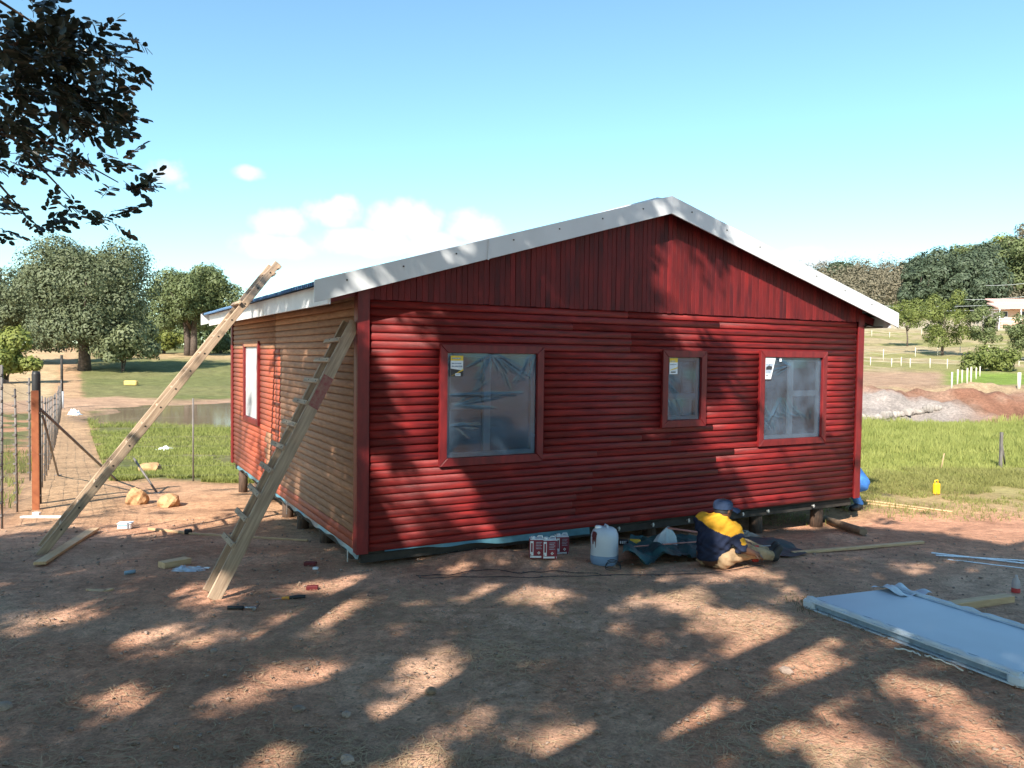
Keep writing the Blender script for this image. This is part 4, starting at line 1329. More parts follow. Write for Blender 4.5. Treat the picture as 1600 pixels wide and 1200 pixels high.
def scrub():
    g = np.random.default_rng(8)
    LB = []
    for k in range(330):
        y = g.uniform(165, 262); px = g.uniform(1120, 1480) if k < 220 else g.uniform(1440, 1750)
        b = base_at(px, y)
        r = g.uniform(1.6, 4.2)
        LB.append((b.x, b.y, b.z + r * .7, r, r, r * g.uniform(.9, 1.6)))
    V, Q = leaf_cloud(LB, 110000, .34, g, inner=.35)
    o = link('hill_scrub', np_mesh('hill_scrub', V, Q), TREEMATS['grey'])
    tag(o, 'grey brown dry bush covering the hillside behind the roof', 'scrub', kind='stuff')


scrub()

# ------------------------------------------------------------------ ladders
BV = Vector((-math.sin(YAW), math.cos(YAW), 0))       # along the left wall
AV = Vector((math.cos(YAW), math.sin(YAW), 0))


def project(P):
    v = Vector(P) - Vector((0, 0, CAM_H))
    d = v.y * math.cos(PITCH) - v.z * math.sin(PITCH); up = v.y * math.sin(PITCH) + v.z * math.cos(PITCH)
    u, w = F_PX * v.x / d, -F_PX * up / d
    return 800 + math.cos(ROLL) * u - math.sin(ROLL) * w, 600 + math.sin(ROLL) * u + math.cos(ROLL) * w


def on_left_plane(px, py, lx):
    o = HMI @ Vector((0, 0, CAM_H)); d = HMI.to_3x3() @ cam_dir(px, py)
    t = (lx - o.x) / d.x
    return HM @ (o + d * t)


def beam_obj(name, m, parent, p, q, w, h, up, bev=.004):
    p, q = Vector(p), Vector(q); d = q - p; L_ = d.length; x = d.normalized()
    z = (Vector(up) - x * Vector(up).dot(x)).normalized(); y = z.cross(x)
    mb_ = MB(); mb_.box((0, 0, 0), (L_, w, h), bev=bev); o = mb_.build(name, m, parent)
    o.matrix_local = Matrix.Translation((p + q) / 2) @ Matrix((x, y, z)).transposed().to_4x4()
    return o


def long_ladder():
    f = G(64, 866); p = on_left_plane(388, 468, -EV - .02)
    d = (p - f).normalized()
    L_ = (p - f).length
    while project(f + d * L_)[0] < 433: L_ += .02
    top = f + d * L_
    root = empty('long_ladder', f, 0, 'long wooden ladder leaning on the left eave above the roof line', 'ladder')
    nrm = d.cross(BV).normalized()
    wd = .42
    for k, o in enumerate((0, 1)):
        s = BV * (o * wd); beam_obj('rail', M['ladder'], root, s - d * .02, s + d * L_, .085, .036, BV)
    n = int(L_ / .27)
    for i in range(n):
        c = d * (.3 + i * .27)
        b = MB(); b.tube([c - BV * .022, c - BV * .017], .011, 8); b.build('rung_end', M['nail'], root)
        b = MB(); b.beam(c + BV * .017, c + BV * (wd - .017), .03, .045, up=nrm, bev=.003); b.build('rung', M['ladder'], root)
    for c, o in ((L_ - .04, .1), (L_ - .16, .05), (L_ - .75, -.06)):
        b = MB(); q = d * c - nrm * (.045 if o > 0 else -.06); b.beam(q - BV * .06, q + BV * (wd + .06), .05, .03, up=nrm, bev=.004); b.build('cleat', M['ladder'], root)


def short_ladder():
    f = G(333, 938); p = on_left_plane(553, 508, -.05)
    d = (p - f).normalized(); L_ = (p - f).length + .03
    root = empty('short_ladder', f, 0, 'short grey wooden ladder with nailed cleats leaning by the near corner', 'ladder')
    nrm = d.cross(BV).normalized()
    if nrm.dot(AV) > 0: nrm = -nrm
    wd = .25
    for o in (0, 1):
        s = BV * (o * wd); beam_obj('rail', M['ladder'], root, s, s + d * L_, .11, .036, BV)
    for i in range(10):
        c = d * (L_ * (.165 + i * .083)) + nrm * .071
        tilt = BV + d * rnd.uniform(-.04, .04)
        beam_obj('cleat', M['ladder'], root, c - tilt * .05, c + tilt * (wd + .19), .022, .045, d, .003)
        for o in (0, wd):
            q = c + BV * o + nrm * .011; b = MB(); b.tube([q, q + nrm * .004], .006, 6); b.build('nail', M['nail'], root)
    c0, c1 = d * (L_ * .66), d * (L_ * .78)
    b = MB(); b.beam(c0 - BV * .019 - nrm * .005, c1 - BV * .019 - nrm * .005, .1, .003, up=BV); b.build('red_smear', M['ladder_stain'], root)


long_ladder()
short_ladder()

# ------------------------------------------------------------------ timber and litter on the ground
def lying(name, pa, pb, w, h, m, label, cat, lift=0, tilt=0, bev=.003, group=None):
    """a board lying on the ground between two points"""
    a = G(*pa); b = G(*pb)
    mid = (a + b) / 2
    n = 7
    zz = max(float(zg(a.x + (b.x - a.x) * i / n, a.y + (b.y - a.y) * i / n)) - (a.z + (b.z - a.z) * i / n) for i in range(n + 1))
    a.z += zz + h / 2 + lift; b.z += zz + h / 2 + lift
    mid = (a + b) / 2
    root_loc = mid
    mb = MB(); d = (b - a); up = Vector((0, 0, 1))
    if tilt: up = Matrix.Rotation(tilt, 3, d.normalized()) @ up
    L_ = d.length; x = d.normalized(); z = (up - x * up.dot(x)).normalized(); y = z.cross(x)
    mb.box((0, 0, 0), (L_, w, h), bev=bev)
    # a few saw marks and a slight bow
    o = mb.build(name, m, None, root_loc)
    o.matrix_world = Matrix.Translation(root_loc) @ Matrix((x, y, z)).transposed().to_4x4()
    return tag(o, label, cat, group)


lying('plank_offcut', (62, 886), (148, 831), .11, .03, M['pine'], 'pale plank lying beside the foot of the long ladder', 'plank')
lying('white_batten', (33, 809), (121, 809), .06, .025, M['fascia'], 'thin white batten lying in front of the rust brown post', 'batten')
b_ = MB(); b_.box((0, 0, .03), (.09, .06, .06), bev=.006)
tag(b_.build('white_block', M['white'], None, G(57, 807)), 'small white block on the batten by the fence post', 'block')
lying('thin_batten', (296, 835), (481, 846), .035, .022, M['pine'], 'thin straight batten lying across the ground behind the short ladder', 'batten')
lying('broom_handle', (232, 828), (290, 834), .03, .03, M['pine'], 'short pale stick meeting the dark end of the thin batten', 'stick')
b_ = MB(); b_.box((0, 0, .03), (.09, .07, .055), Matrix.Rotation(.4, 3, 'Z'), bev=.012)
tag(b_.build('brush_head', M['black'], None, G(294, 834)), 'small dark block where two thin sticks meet', 'block')
lying('timber_block', (252, 888), (294, 880), .11, .06, M['pine'], 'short squared timber block left of the short ladder foot', 'block')
lying('timber_strip', (1238, 866), (1442, 849), .05, .03, M['pine'], 'long thin timber strip on the ground right of the seated person', 'plank')
lying('timber_beam', (1466, 955), (1578, 940), .09, .06, M['pine'], 'short timber beam resting beside the grey panel', 'timber')
lying('rail_offcut', (1352, 783), (1488, 801), .03, .02, M['pine'], 'yellow batten in the grass behind the cabin corner', 'batten')
lying('rail_offcut', (1356, 788), (1450, 799), .03, .02, M['pine'], 'second yellow batten closer to the cabin corner', 'batten')
M['galv'] = mat('galvanised strip', (.62, .66, .72), .35, var=.1, metal=.35)
lying('metal_strip', (1455, 865), (1640, 886), .035, .012, M['galv'], 'upper of three thin metal strips at the right edge', 'metal strip', group='metal strips')
lying('metal_strip', (1462, 869), (1640, 880), .035, .012, M['galv'], 'middle of three thin metal strips at the right edge', 'metal strip', group='metal strips')
lying('metal_strip', (1480, 875), (1640, 894), .022, .01, M['galv'], 'lowest of three thin metal strips at the right edge', 'metal strip', group='metal strips')
# round log by the cabin corner
a, b = G(1302, 822), G(1349, 838)
mb = MB(); mid = (a + b) / 2; dd = (b - a) * .5
mb.tube([-dd * 1.6 + Vector((0, 0, .06)), Vector((0, 0, .055)), dd + Vector((0, 0, .06))], [.052, .05, .048], 14)
tag(mb.build('cut_log', M['log'], None, mid), 'round cut log lying below the right cabin corner', 'log')
# flat wood chip
mb = MB(); n = 14
mb.add([(math.cos(t * 6.283 / n) * .11, math.sin(t * 6.283 / n) * .035, .012 + .01 * math.cos(t * 6.283 / n * 2)) for t in range(n)] + [(math.cos(t * 6.283 / n) * .11, math.sin(t * 6.283 / n) * .035, .0) for t in range(n)],
       [tuple(range(n))] + [(n + i, n + (i + 1) % n, (i + 1) % n, i) for i in range(n)])
tag(mb.build('wood_chip', M['pine'], None, G(156, 923), (0, 0, .15)), 'leaf shaped flat wood chip on the shaded ground at left', 'wood chip')
# white box with blue band
root = empty('food_tub', G(196, 826), .2, 'small white tub with a blue band on the sunlit ground', 'tub')
mb = MB(); mb.box((0, 0, .035), (.16, .12, .07), bev=.012); mb.build('tub', M['white'], root)
M['cyan'] = mat('cyan plastic', (.1, .45, .6), .4, var=.05)
mb = MB(); mb.box((0, 0, .074), (.172, .132, .012), bev=.004); mb.build('lid', M['white'], root)
mb = MB(); mb.box((-.02, -.0615, .05), (.1, .004, .014)); mb.build('band', M['cyan'], root)
# crumpled foil
def crumple(name, loc, rx, ry, h, m, label, cat, seed, n=26, rz=0, kind=None):
    xs = np.linspace(-1, 1, n); X, Y = np.meshgrid(xs, xs)
    fall = np.clip(1 - (np.abs(X) ** 2.5 + np.abs(Y) ** 2.5), 0, 1)
    r1 = np.abs(fbm(X * 2.2 + seed, Y * 2.2, seed, 3) - .5) * 2
    Z = (.15 + r1) * h * fall + .004
    idx = np.arange(n * n).reshape(n, n)
    q = np.stack([idx[:-1, :-1], idx[:-1, 1:], idx[1:, 1:], idx[1:, :-1]], -1).reshape(-1, 4)
    j = (fbm(X * 3, Y * 3, seed + 3) - .5) * .25
    return tag(link(name, np_mesh(name, np.stack([(X + j) * rx, (Y - j) * ry, Z], -1).reshape(-1, 3), q), m, None, loc, (0, 0, rz)), label, cat)


M['foil'] = mat('silver foil', (.5, .52, .55), .3, var=.2, scale=20, metal=.5)
crumple('foil_scrap', G(297, 890), .16, .09, .05, M['foil'], 'crumpled silver foil beside the squared timber block', 'foil', 4)
M['bluegrey'] = mat('blue grey plastic', (.25, .36, .45), .4)
mb = MB(); mb.tube([(-.035, -.03, .018), (.035, .03, .018)], .017, 10)
tag(mb.build('blue_lighter', M['bluegrey'], None, G(203, 897)), 'tiny blue grey tube on the ground at left', 'tube')
crumple('white_litter', G(258, 703), .3, .22, .16, M['white'], 'white crumpled litter lying in the left meadow', 'litter', 6)
crumple('white_litter', G(116, 648), .32, .3, .45, M['white'], 'white litter at the far end of the wire fence', 'litter', 7)
M['hay'] = mat('straw bale', (.62, .42, .14), .9, var=.3, scale=20, bump=.6)
mb = MB(); mb.box((0, 0, .2), (1.1, .5, .42), bev=.07)
tag(mb.build('straw_bale', M['hay'], None, G(205, 602)), 'single straw bale lying in the meadow before the big tree', 'bale')
M['redb'] = mat('dark red paint', (.12, .015, .018), .5)
mb = MB(); mb.box((0, 0, .02), (.1, .05, .04), bev=.005)
tag(mb.build('red_offcut', M['redb'], None, G(488, 922), (0, 0, .1)), 'dark red offcut beside the black and orange tool', 'offcut')
mb = MB(); mb.box((0, 0, .02), (.12, .06, .04), bev=.006)
tag(mb.build('red_offcut', M['redb'], None, G(485, 884), (0, 0, -.1)), 'red offcut with a white chip by the left cabin poles', 'offcut')
mb = MB(); mb.box((0, 0, .012), (.05, .035, .024), bev=.004)
tag(mb.build('white_chip', M['white'], None, G(493, 890)), 'small white chip against the red offcut near the poles', 'chip')
# hand tools
M['rubber'] = mat('black rubber grip', (.025, .027, .03), .5, var=.2)
M['orange'] = mat('orange grip', (.75, .32, .04), .45, var=.1)
M['chrome'] = mat('tool steel', (.4, .42, .45), .3, metal=.9)
p = G(380, 953)
t1 = empty('claw_hammer', p + Vector((0, 0, .018)), .04, 'black hammer lying on the ground below the short ladder', 'hammer')
mb = MB(); mb.tube([(-.12, 0, 0), (-.06, 0, 0), (.0, 0, 0)], [.017, .014, .016], 10); mb.build('grip', M['rubber'], t1)
mb = MB(); mb.tube([(0, 0, 0), (.09, 0, .002)], .008, 8); mb.build('shaft', M['chrome'], t1)
mb = MB(); mb.tube([(.095, -.045, .003), (.095, -.01, .003), (.097, .02, .003), (.112, .06, .01)], [.016, .013, .011, .004], 8); mb.build('head', M['chrome'], t1)
p = G(452, 937)
t1 = empty('utility_knife', p + Vector((0, 0, .016)), .22, 'black and orange hand tool right of the hammer', 'tool')
mb = MB(); mb.tube([(.0, 0, 0), (.05, 0, .003), (.13, 0, .004)], [.013, .016, .014], 10); mb.build('grip', M['rubber'], t1)
mb = MB(); mb.tube([(-.06, 0, 0), (0, 0, 0)], [.011, .014], 10); mb.build('collar', M['orange'], t1)
mb = MB(); mb.beam((-.14, 0, -.004), (-.06, 0, 0), .02, .006); mb.build('blade', M['chrome'], t1)

# rocks -------------------------------------------------------------------------
def rock(name, loc, sx, sy, sz, m, label, cat, seed, group=None, sub=3, rough=.35):
    bm = bmesh.new(); bmesh.ops.create_icosphere(bm, subdivisions=sub, radius=1)
    co = np.array([v.co[:] for v in bm.verts])
    r = 1 + rough * (fbm(co[:, 0] * 1.6 + seed, co[:, 1] * 1.6 + co[:, 2] * 1.3, seed, 3) - .5) * 2 + .1 * (fbm(co[:, 0] * 5, co[:, 1] * 5 + co[:, 2] * 4, seed + 5, 2) - .5)
    for v, k in zip(bm.verts, r):
        v.co = Vector((v.co.x * sx * k, v.co.y * sy * k, max(v.co.z * k, -.55) * sz + sz * .5))
    me = bpy.data.meshes.new(name); bm.to_mesh(me); bm.free()
    return tag(link(name, me, m, None, loc, (0, 0, seed)), label, cat, group)


rock('clay_rock', G(213, 787), .17, .16, .16, M['rock'], 'upright round clay rock on the sunlit yard', 'rock', 1)
rock('clay_rock', G(265, 790), .25, .17, .12, M['rock'], 'broad flat clay rock right of the round one', 'rock', 2)
rock('clay_rock', G(233, 738), .26, .2, .15, M['rock'], 'pale rock at the grass edge behind the steel pole', 'rock', 3)
for k, (px, py, s, lab) in enumerate([(467, 1111, .032, 'pale round stone on the shaded earth near the front'), (541, 1119, .026, 'smaller pale stone right of the round stone'),
                                      (542, 1191, .035, 'flat stone at the bottom edge below the sunny patch'), (380, 1001, .022, 'little round stone below the hammer'),
                                      (334, 1019, .024, 'little stone left of the sunlit streak'), (540, 1190, .02, None), (5, 1108, .04, 'pinkish stone at the left edge'),
                                      (672, 1084, .035, 'brown clod of earth between two sun patches'), (1228, 1052, .04, 'pale stone near the grey panel')]):
    if lab: rock('stone', G(px, py), s * 1.2, s, s * .7, M['stone'] if k != 7 else M['log'], lab, 'stone', 10 + k, sub=2)

# ------------------------------------------------------------------ the grey wrapped panel
def grey_panel():
    a = G(1257, 950); b = G(1402, 936); c = G(1590, 1076)
    ux = (b - a); ux.z = 0; L1 = ux.length; ux.normalize()
    uy = (c - a); uy.z = 0; L2 = uy.length; uy.normalize()
    z0 = max(float(zg(p.x, p.y)) for p in (a, b, c, a + ux * L1 * .5 + uy * L2 * .5)) + .02
    root = empty('grey_panel', (a.x, a.y, z0), 0, 'large flat grey wrapped panel lying on the ground at right', 'panel')
    M['panel'] = mat('pale grey panel sheet', (.52, .6, .68), .5, var=.04, scale=3, spec=.4, bump=.05, bscale=12)
    M['panel_edge'] = mat('dark blue grey edge', (.2, .28, .36), .4, var=.3, scale=14)
    def prism(name, p0, p1, p2, p3, zb, zt, m, inset=0):
        vs = [Vector((p.x, p.y, zb)) for p in (p0, p1, p2, p3)] + [Vector((p.x, p.y, zt)) for p in (p0, p1, p2, p3)]
        mb_ = MB(); mb_.add(vs, [(3, 2, 1, 0), (4, 5, 6, 7), (0, 1, 5, 4), (1, 2, 6, 5), (2, 3, 7, 6), (3, 0, 4, 7)]); return mb_.build(name, m, root)
    q = lambda s, t: ux * s + uy * t
    prism('core', q(.02, .02), q(L1 - .02, .02), q(L1 - .02, L2 - .02), q(.02, L2 - .02), 0, .042, M['panel_edge'])
    prism('top_sheet', q(.0, .0), q(L1, .0), q(L1, L2), q(.0, L2), .044, .056, M['panel'])
    prism('bottom_sheet', q(.0, .0), q(L1, .0), q(L1, L2), q(.0, L2), -.018, -.006, M['panel'])
    # folded rims along the long edges
    for s in (.03, L1 - .03):
        mb_ = MB(); n = 40
        mb_.tube([q(s + .008 * math.sin(i * .9) + .003 * math.sin(i * 2.7), i / n * L2) + Vector((0, 0, .06 + .004 * math.sin(i * 1.7))) for i in range(n + 1)], [.02 + .004 * math.sin(i * 1.3) for i in range(n + 1)], 8)
        mb_.build('folded_rim', M['panel'], root)
        mb_ = MB(); n = 60; vs = []; fs = []
        s2 = s + (.05 if s < L1 / 2 else -.05)
        for i in range(n + 1):
            wv = .006 * abs(math.sin(i * .55)) + .008
            p0 = q(s2 - wv, i / n * L2); p1 = q(s2 + wv, i / n * L2)
            vs += [p0 + Vector((0, 0, .0575)), p1 + Vector((0, 0, .0575))]
            if i: fs.append((2 * i - 2, 2 * i - 1, 2 * i + 1, 2 * i))
        mb_.add(vs, fs); mb_.build('tape_line', M['panel_edge'], root)
    for (s, t) in ((.03, .03), (.03, L2 - .02), (L1 - .03, L2 - .02)):
        mb_ = MB(); mb_.box(q(s, t) + Vector((0, 0, .02)), (.12, .075, .082), Matrix.Rotation(math.atan2(uy.y, uy.x), 3, 'Z'), bev=.02); mb_.build('corner_pad', M['panel'], root)
    # loose flap of wrap at the far corner
    n = 14; vs = []; fs = []
    for i in range(n):
        for j in range(n):
            s, t = i / (n - 1), j / (n - 1)
            p = q(L1 - .22 + s * .34, -.07 + t * .3) + Vector((0, 0, .062 + .05 * math.sin(s * 5 + t * 2) * math.sin(t * 3.1) ** 2 + .012 * math.sin(s * 15 + t * 7)))
            vs.append(p)
            if i and j: fs.append(((i - 1) * n + j - 1, i * n + j - 1, i * n + j, (i - 1) * n + j))
    mb_ = MB(); mb_.add(vs, fs, 0, False); mb_.build('loose_wrap', M['panel'], root)


grey_panel()


def cord(name, pts, r, m, label, cat, dz=.006, jit=0):
    P = []
    for i in range(len(pts) - 1):
        for k in range(8):
            t = k / 8
            P.append((pts[i][0] + (pts[i + 1][0] - pts[i][0]) * t, pts[i][1] + (pts[i + 1][1] - pts[i][1]) * t))
    P.append(pts[-1])
    W3 = []
    for i, (x, y) in enumerate(P):
        g = G(x, y + jit * math.sin(i * .9)); W3.append(g)
    o = W3[0].copy()
    mb_ = MB(); mb_.tube([p - o + Vector((0, 0, dz)) for p in W3], r, 6)
    return tag(mb_.build(name, m, None, o), label, cat)


cord('electric_cable', [(650, 901), (700, 900), (760, 891), (815, 897), (860, 894), (930, 898), (955, 902)], .004, M['black'], 'black cable on the ground running left from the drum', 'cable', .012, .8)
cord('electric_cable', [(655, 905), (740, 903), (830, 904), (930, 901), (1060, 899), (1110, 897), (1190, 885)], .004, M['black'], 'black cable running along in front of the green tarp', 'cable', .012, .6)
o_ = G(958, 893)
mb = MB(); mb.tube([(math.cos(t * .45) * .075 * (1 + .06 * math.sin(t * .45)), math.sin(t * .45) * .06, .02 + .05 * (math.sin(t * .45) > 0) * abs(math.sin(t * .45)) + .001 * t) for t in range(34)], .004, 6)
tag(mb.build('wire_coil', M['black'], None, o_), 'small coil of black wire in front of the white drum', 'wire')
M['whiteplastic'] = mat('white strap', (.7, .66, .58), .5)
cord('strap_scrap', [(1398, 1017), (1420, 1021), (1432, 1025), (1438, 1028)], .006, M['whiteplastic'], 'short pale strip of plastic beside the grey panel', 'strip', .02, 1)
cord('strap_scrap', [(1445, 1028), (1458, 1032), (1480, 1040), (1505, 1052)], .006, M['whiteplastic'], 'longer pale strip of plastic beside the grey panel', 'strip', .02, 1)

# ------------------------------------------------------------------ things under and before the cabin
M['tinred'] = mat('dark red tin', (.2, .02, .035), .45, var=.25, scale=25)
M['tinwhite'] = mat('white tin print', (.66, .68, .7), .45, var=.1, scale=30)


def paint_tin(px, py, rz, label, dz=0):
    p = G(px, py)
    root = empty('paint_tin', p + Vector((0, 0, dz)), rz, label, 'paint tin', 'red paint tins below the cabin')
    mb_ = MB(); mb_.box((0, 0, .095), (.145, .115, .19), bev=.012); mb_.build('body', M['tinred'], root)
    mb_ = MB(); mb_.box((0, 0, .193), (.135, .105, .008), bev=.002); mb_.tube([(-.035, 0, .195), (-.035, 0, .215)], .022, 12); mb_.build('lid', M['tinwhite'], root)
    mb_ = MB(); mb_.tube([(.0, -.01, .198), (.015, -.01, .222), (.055, -.01, .222), (.062, -.01, .198)], .007, 6); mb_.build('handle', M['tinwhite'], root)
    mb_ = MB()
    def pr(a, b, c, d, mi, k=0): mb_.add([(a, -.0582 - k * .0004, c), (b, -.0582 - k * .0004, c), (b, -.0582 - k * .0004, d), (a, -.0582 - k * .0004, d)], [(0, 1, 2, 3)], mi)
    pr(-.068, -.035, .035, .18, 0); pr(-.068, .066, .012, .03, 0); pr(-.06, -.042, .07, .16, 1, 1); pr(.045, .062, .012, .03, 1, 1)
    for i in range(5): pr(-.01, .05 - .01 * (i % 2), .165 - i * .016, .17 - i * .016, 2, 1)
    mb_.add([(.02, -.059, .045), (.036, -.059, .061), (.02, -.059, .077), (.004, -.059, .061)], [(0, 1, 2, 3)], 0)
    pr(.016, .024, .055, .067, 3, 3)
    for sx in (-1, 1):
        pr(-.066 if sx < 0 else .0, -.058 if sx < 0 else .0, .04, .05, 1, 1)
    mb_.build('label', [M['tinwhite'], M['tinred'], M['st_b'], M['redb']], root)
    return root


paint_tin(838, 871, .05, 'left of the two front red paint tins under the cabin')
paint_tin(858, 872, .12, 'middle red paint tin with white label under the cabin')
paint_tin(877, 865, .2, 'rear right red paint tin under the cabin')

# the white drum
p = G(944, 881)
drum = empty('plastic_drum', p, -.3, 'white translucent plastic drum with a red paint run', 'drum')
M['drum'] = mat('milky plastic', (.62, .68, .76), .35, var=.06, scale=6, spec=.5, trans=.25)
mb = MB(); prof = [(.001, 0), (.10, .0), (.125, .015), (.137, .05), (.137, .13), (.134, .2), (.137, .26), (.134, .3), (.118, .345), (.085, .37), (.03, .38), (.001, .381)]
mb.lathe(prof, 32, power=2.6); mb.build('body', M['drum'], drum)
M['thinner'] = mat('bluish liquid seen through plastic', (.2, .3, .46), .3, var=.08, scale=6)
mb = MB(); mb.lathe([(.1262, .012), (.1385, .05), (.1385, .105)], 32, power=2.6); mb.build('liquid_level', M['thinner'], drum)
mb = MB(); mb.lathe([(.001, .378), (.035, .378), (.035, .405), (.03, .41), (.001, .41)], 18, c=(-.06, -.03, -.02)); mb.build('cap', M['white'], drum)
mb = MB(); mb.tube([(-.01, .06, .365), (.0, .03, .392), (.03, -.02, .392), (.04, -.05, .365)], .012, 8); mb.build('handle', M['drum'], drum)
mb = MB()
for (ang, zt, zb, wd_) in ((-2.2, .345, .22, .022), (-2.05, .34, .25, .016), (-1.95, .33, .19, .008), (-2.35, .34, .29, .014)):
    vs, fs = [], []
    for i in range(8):
        z = zt + (zb - zt) * i / 7
        rr_ = np.interp(z, [.26, .3, .345], [.137, .134, .118]) + .006
        w_ = wd_ * (1 - .75 * i / 7)
        for s in (-1, 1):
            a_ = ang + s * w_ / .13
            vs.append((math.copysign(abs(math.cos(a_)) ** (2 / 2.6), math.cos(a_)) * rr_, math.copysign(abs(math.sin(a_)) ** (2 / 2.6), math.sin(a_)) * rr_, z))
        if i: fs.append((2 * i - 2, 2 * i - 1, 2 * i + 1, 2 * i))
    mb.add(vs, fs)
mb.build('paint_run', M['redb'], drum)

# torch-like yellow and black bottle
p = G(990, 862)
t1 = empty('yellow_bottle', p + Vector((0, .25, .04)), -.1, 'yellow and black bottle lying behind the green tarp', 'bottle')
M['yellow'] = mat('yellow plastic', (.72, .42, .03), .4, var=.1)
mb = MB(); mb.tube([(-.02, 0, 0), (0, 0, 0), (.1, 0, 0), (.115, 0, 0)], [.03, .042, .042, .034], 14); mb.build('body', M['yellow'], t1)
mb = MB(); mb.tube([(-.13, 0, 0), (-.03, 0, 0), (-.02, 0, 0)], [.036, .036, .028], 14); mb.build('neck', M['rubber'], t1)
mb = MB()
for k in range(4): mb.box((-.11 + k * .02, -.034, .006), (.008, .006, .03))
mb.build('marking', M['st_w'], t1)

# tarpaulin
def tarp():
    c = [G(968, 884), G(1262, 868), G(1205, 842), G(985, 850)]
    o = (c[0] + c[1] + c[2] + c[3]) / 4
    n, m_ = 90, 36
    U, Vv = np.meshgrid(np.linspace(0, 1, n), np.linspace(0, 1, m_))
    def bil(k): return (c[0][k] * (1 - U) + c[1][k] * U) * (1 - Vv) + (c[3][k] * (1 - U) + c[2][k] * U) * Vv
    X, Y = bil(0), bil(1)
    # uneven hem
    Y = Y - (1 - Vv) * (.16 * np.sin(U * 9.5 + .6) * (1 - sstep(.3, .5, U)) + .05 * np.sin(U * 23) + .05)
    folds = np.abs(fbm(X * 2.6, Y * 2.2, 91, 3) - .5) * 2
    rid = 1 - np.abs(fbm(X * 6 + Y * 2, Y * 5, 93, 2) - .5) * 4
    lift = (1 - sstep(.34, .55, U)) * (.01 + .13 * folds + .035 * np.clip(rid, 0, 1)) + .025 * folds + .012 * np.clip(rid, 0, 1)
    lift = lift + (1 - sstep(.25, .45, U)) * .05 * np.maximum(0, np.sin(U * 34 + Vv * 5)) * (1 - Vv)
    Z = zg(X, Y) + .012 + lift
    idx = np.arange(n * m_).reshape(m_, n)
    q = np.stack([idx[:-1, :-1], idx[:-1, 1:], idx[1:, 1:], idx[1:, :-1]], -1).reshape(-1, 4)
    P = np.stack([X - o.x, Y - o.y, Z - o.z], -1).reshape(-1, 3)
    m = mat('green tarpaulin', (.022, .095, .095), .5, col2=(.012, .055, .065), scale=5, spec=.45, bump=.1, bscale=120)
    tag(link('tarpaulin', np_mesh('tarpaulin', P, q, sm=True), m, None, o), 'rumpled dark green tarpaulin spread under the seated person', 'tarpaulin')


tarp()
# white plastic bag standing up
def bag():
    p = G(1042, 868); p = GZ(p.x + .03, p.y + .25, .05)
    n, m_ = 40, 16
    vs, fs = [], []
    for j in range(m_):
        t = j / (m_ - 1)
        rad = .115 * (1 - t) ** .75 * (1 + .25 * math.sin(t * 3.2)) + .006
        for i in range(n):
            a = i / n * 6.283
            r = rad * (1 + .13 * math.sin(a * 7 + t * 3) * (.4 + t) + .08 * math.sin(a * 13 + 1 + t * 9))
            vs.append((math.cos(a) * r + .03 * t, math.sin(a) * r * .7, t * .21 + .004 * math.sin(a * 5)))
    for j in range(m_ - 1):
        for i in range(n): fs.append((j * n + i, j * n + (i + 1) % n, (j + 1) * n + (i + 1) % n, (j + 1) * n + i))
    mb_ = MB(); mb_.add(vs, fs, 0, True)
    m = mat('thin white bag', (.62, .72, .76), .4, var=.08, scale=12, trans=.2, bump=.2, bscale=30)
    tag(mb_.build('plastic_bag', m, None, p), 'white plastic bag with a pinched top on the tarpaulin', 'bag')


bag()


def rod(name, a, b, r, m, label, cat):
    mb_ = MB(); a, b = Vector(a), Vector(b); mb_.tube([Vector((0, 0, 0)), b - a], r, 8); return tag(mb_.build(name, m, None, a), label, cat)


M['pinkrod'] = mat('pink primed rod', (.55, .24, .2), .5, var=.15, scale=20)
pa = at_depth(1043, 825, 8.6); pb = at_depth(1092, 832, 8.45)
rod('pink_rod', pa, pb, .011, M['pinkrod'], 'pink rod sticking out behind the back of the seated person', 'rod')
pa = G(975, 870); pb = G(1092, 862)
rod('pink_rod', pa + Vector((0, 0, .10)), pb + Vector((0, 0, .11)), .008, M['pinkrod'], 'thin pink rod lying across the green tarpaulin', 'rod')
# things stored under the floor on the right
M['bluep'] = mat('blue plastic', (.05, .22, .5), .4, var=.15)
def under(s, y, dz=0):
    P = HM @ Vector((s, y, 0)); return GZ(P.x, P.y, dz)
t1 = empty('tool_case', under(5.9, 1.2, .0), YAW, 'long white translucent case lying under the cabin floor', 'case')
mb = MB(); mb.box((0, 0, .05), (.55, .16, .1), bev=.03); mb.build('body', M['drum'], t1)
mb = MB(); mb.tube([(.02, -.02, .105), (.06, -.02, .13), (.2, -.02, .13), (.25, -.02, .105)], .012, 8); mb.build('handle', M['white'], t1)
t1 = empty('blue_crate', under(6.45, 1.75), YAW + .1, 'blue plastic crate under the cabin beside the white case', 'crate')
mb = MB(); mb.box((0, 0, .01), (.5, .34, .02)); mb.build('base', M['bluep'], t1)
for (cx, cy, sx, sy) in ((0, -.16, .5, .02), (0, .16, .5, .02), (-.24, 0, .02, .3), (.24, 0, .02, .3)):
    mb = MB(); mb.box((cx, cy, .12), (sx, sy, .2), bev=.006); mb.build('side', M['bluep'], t1)
t1 = under(5.55, 2.3)
mb = MB(); mb.box((0, 0, .14), (.5, .03, .28), Matrix.Rotation(YAW, 3, 'Z'), bev=.004)
tag(mb.build('leaning_board', M['inside'], None, t1), 'pale board leaning in the shade under the cabin floor', 'board')
crumple('cement_rags', under(4.9, -.05, -.01), .32, .16, .12, mat('dusty grey rag', (.3, .26, .22), .9, var=.3, scale=14, bump=.5), 'dusty grey rag heap beside the cabin pole', 'rags', 14, rz=.3)
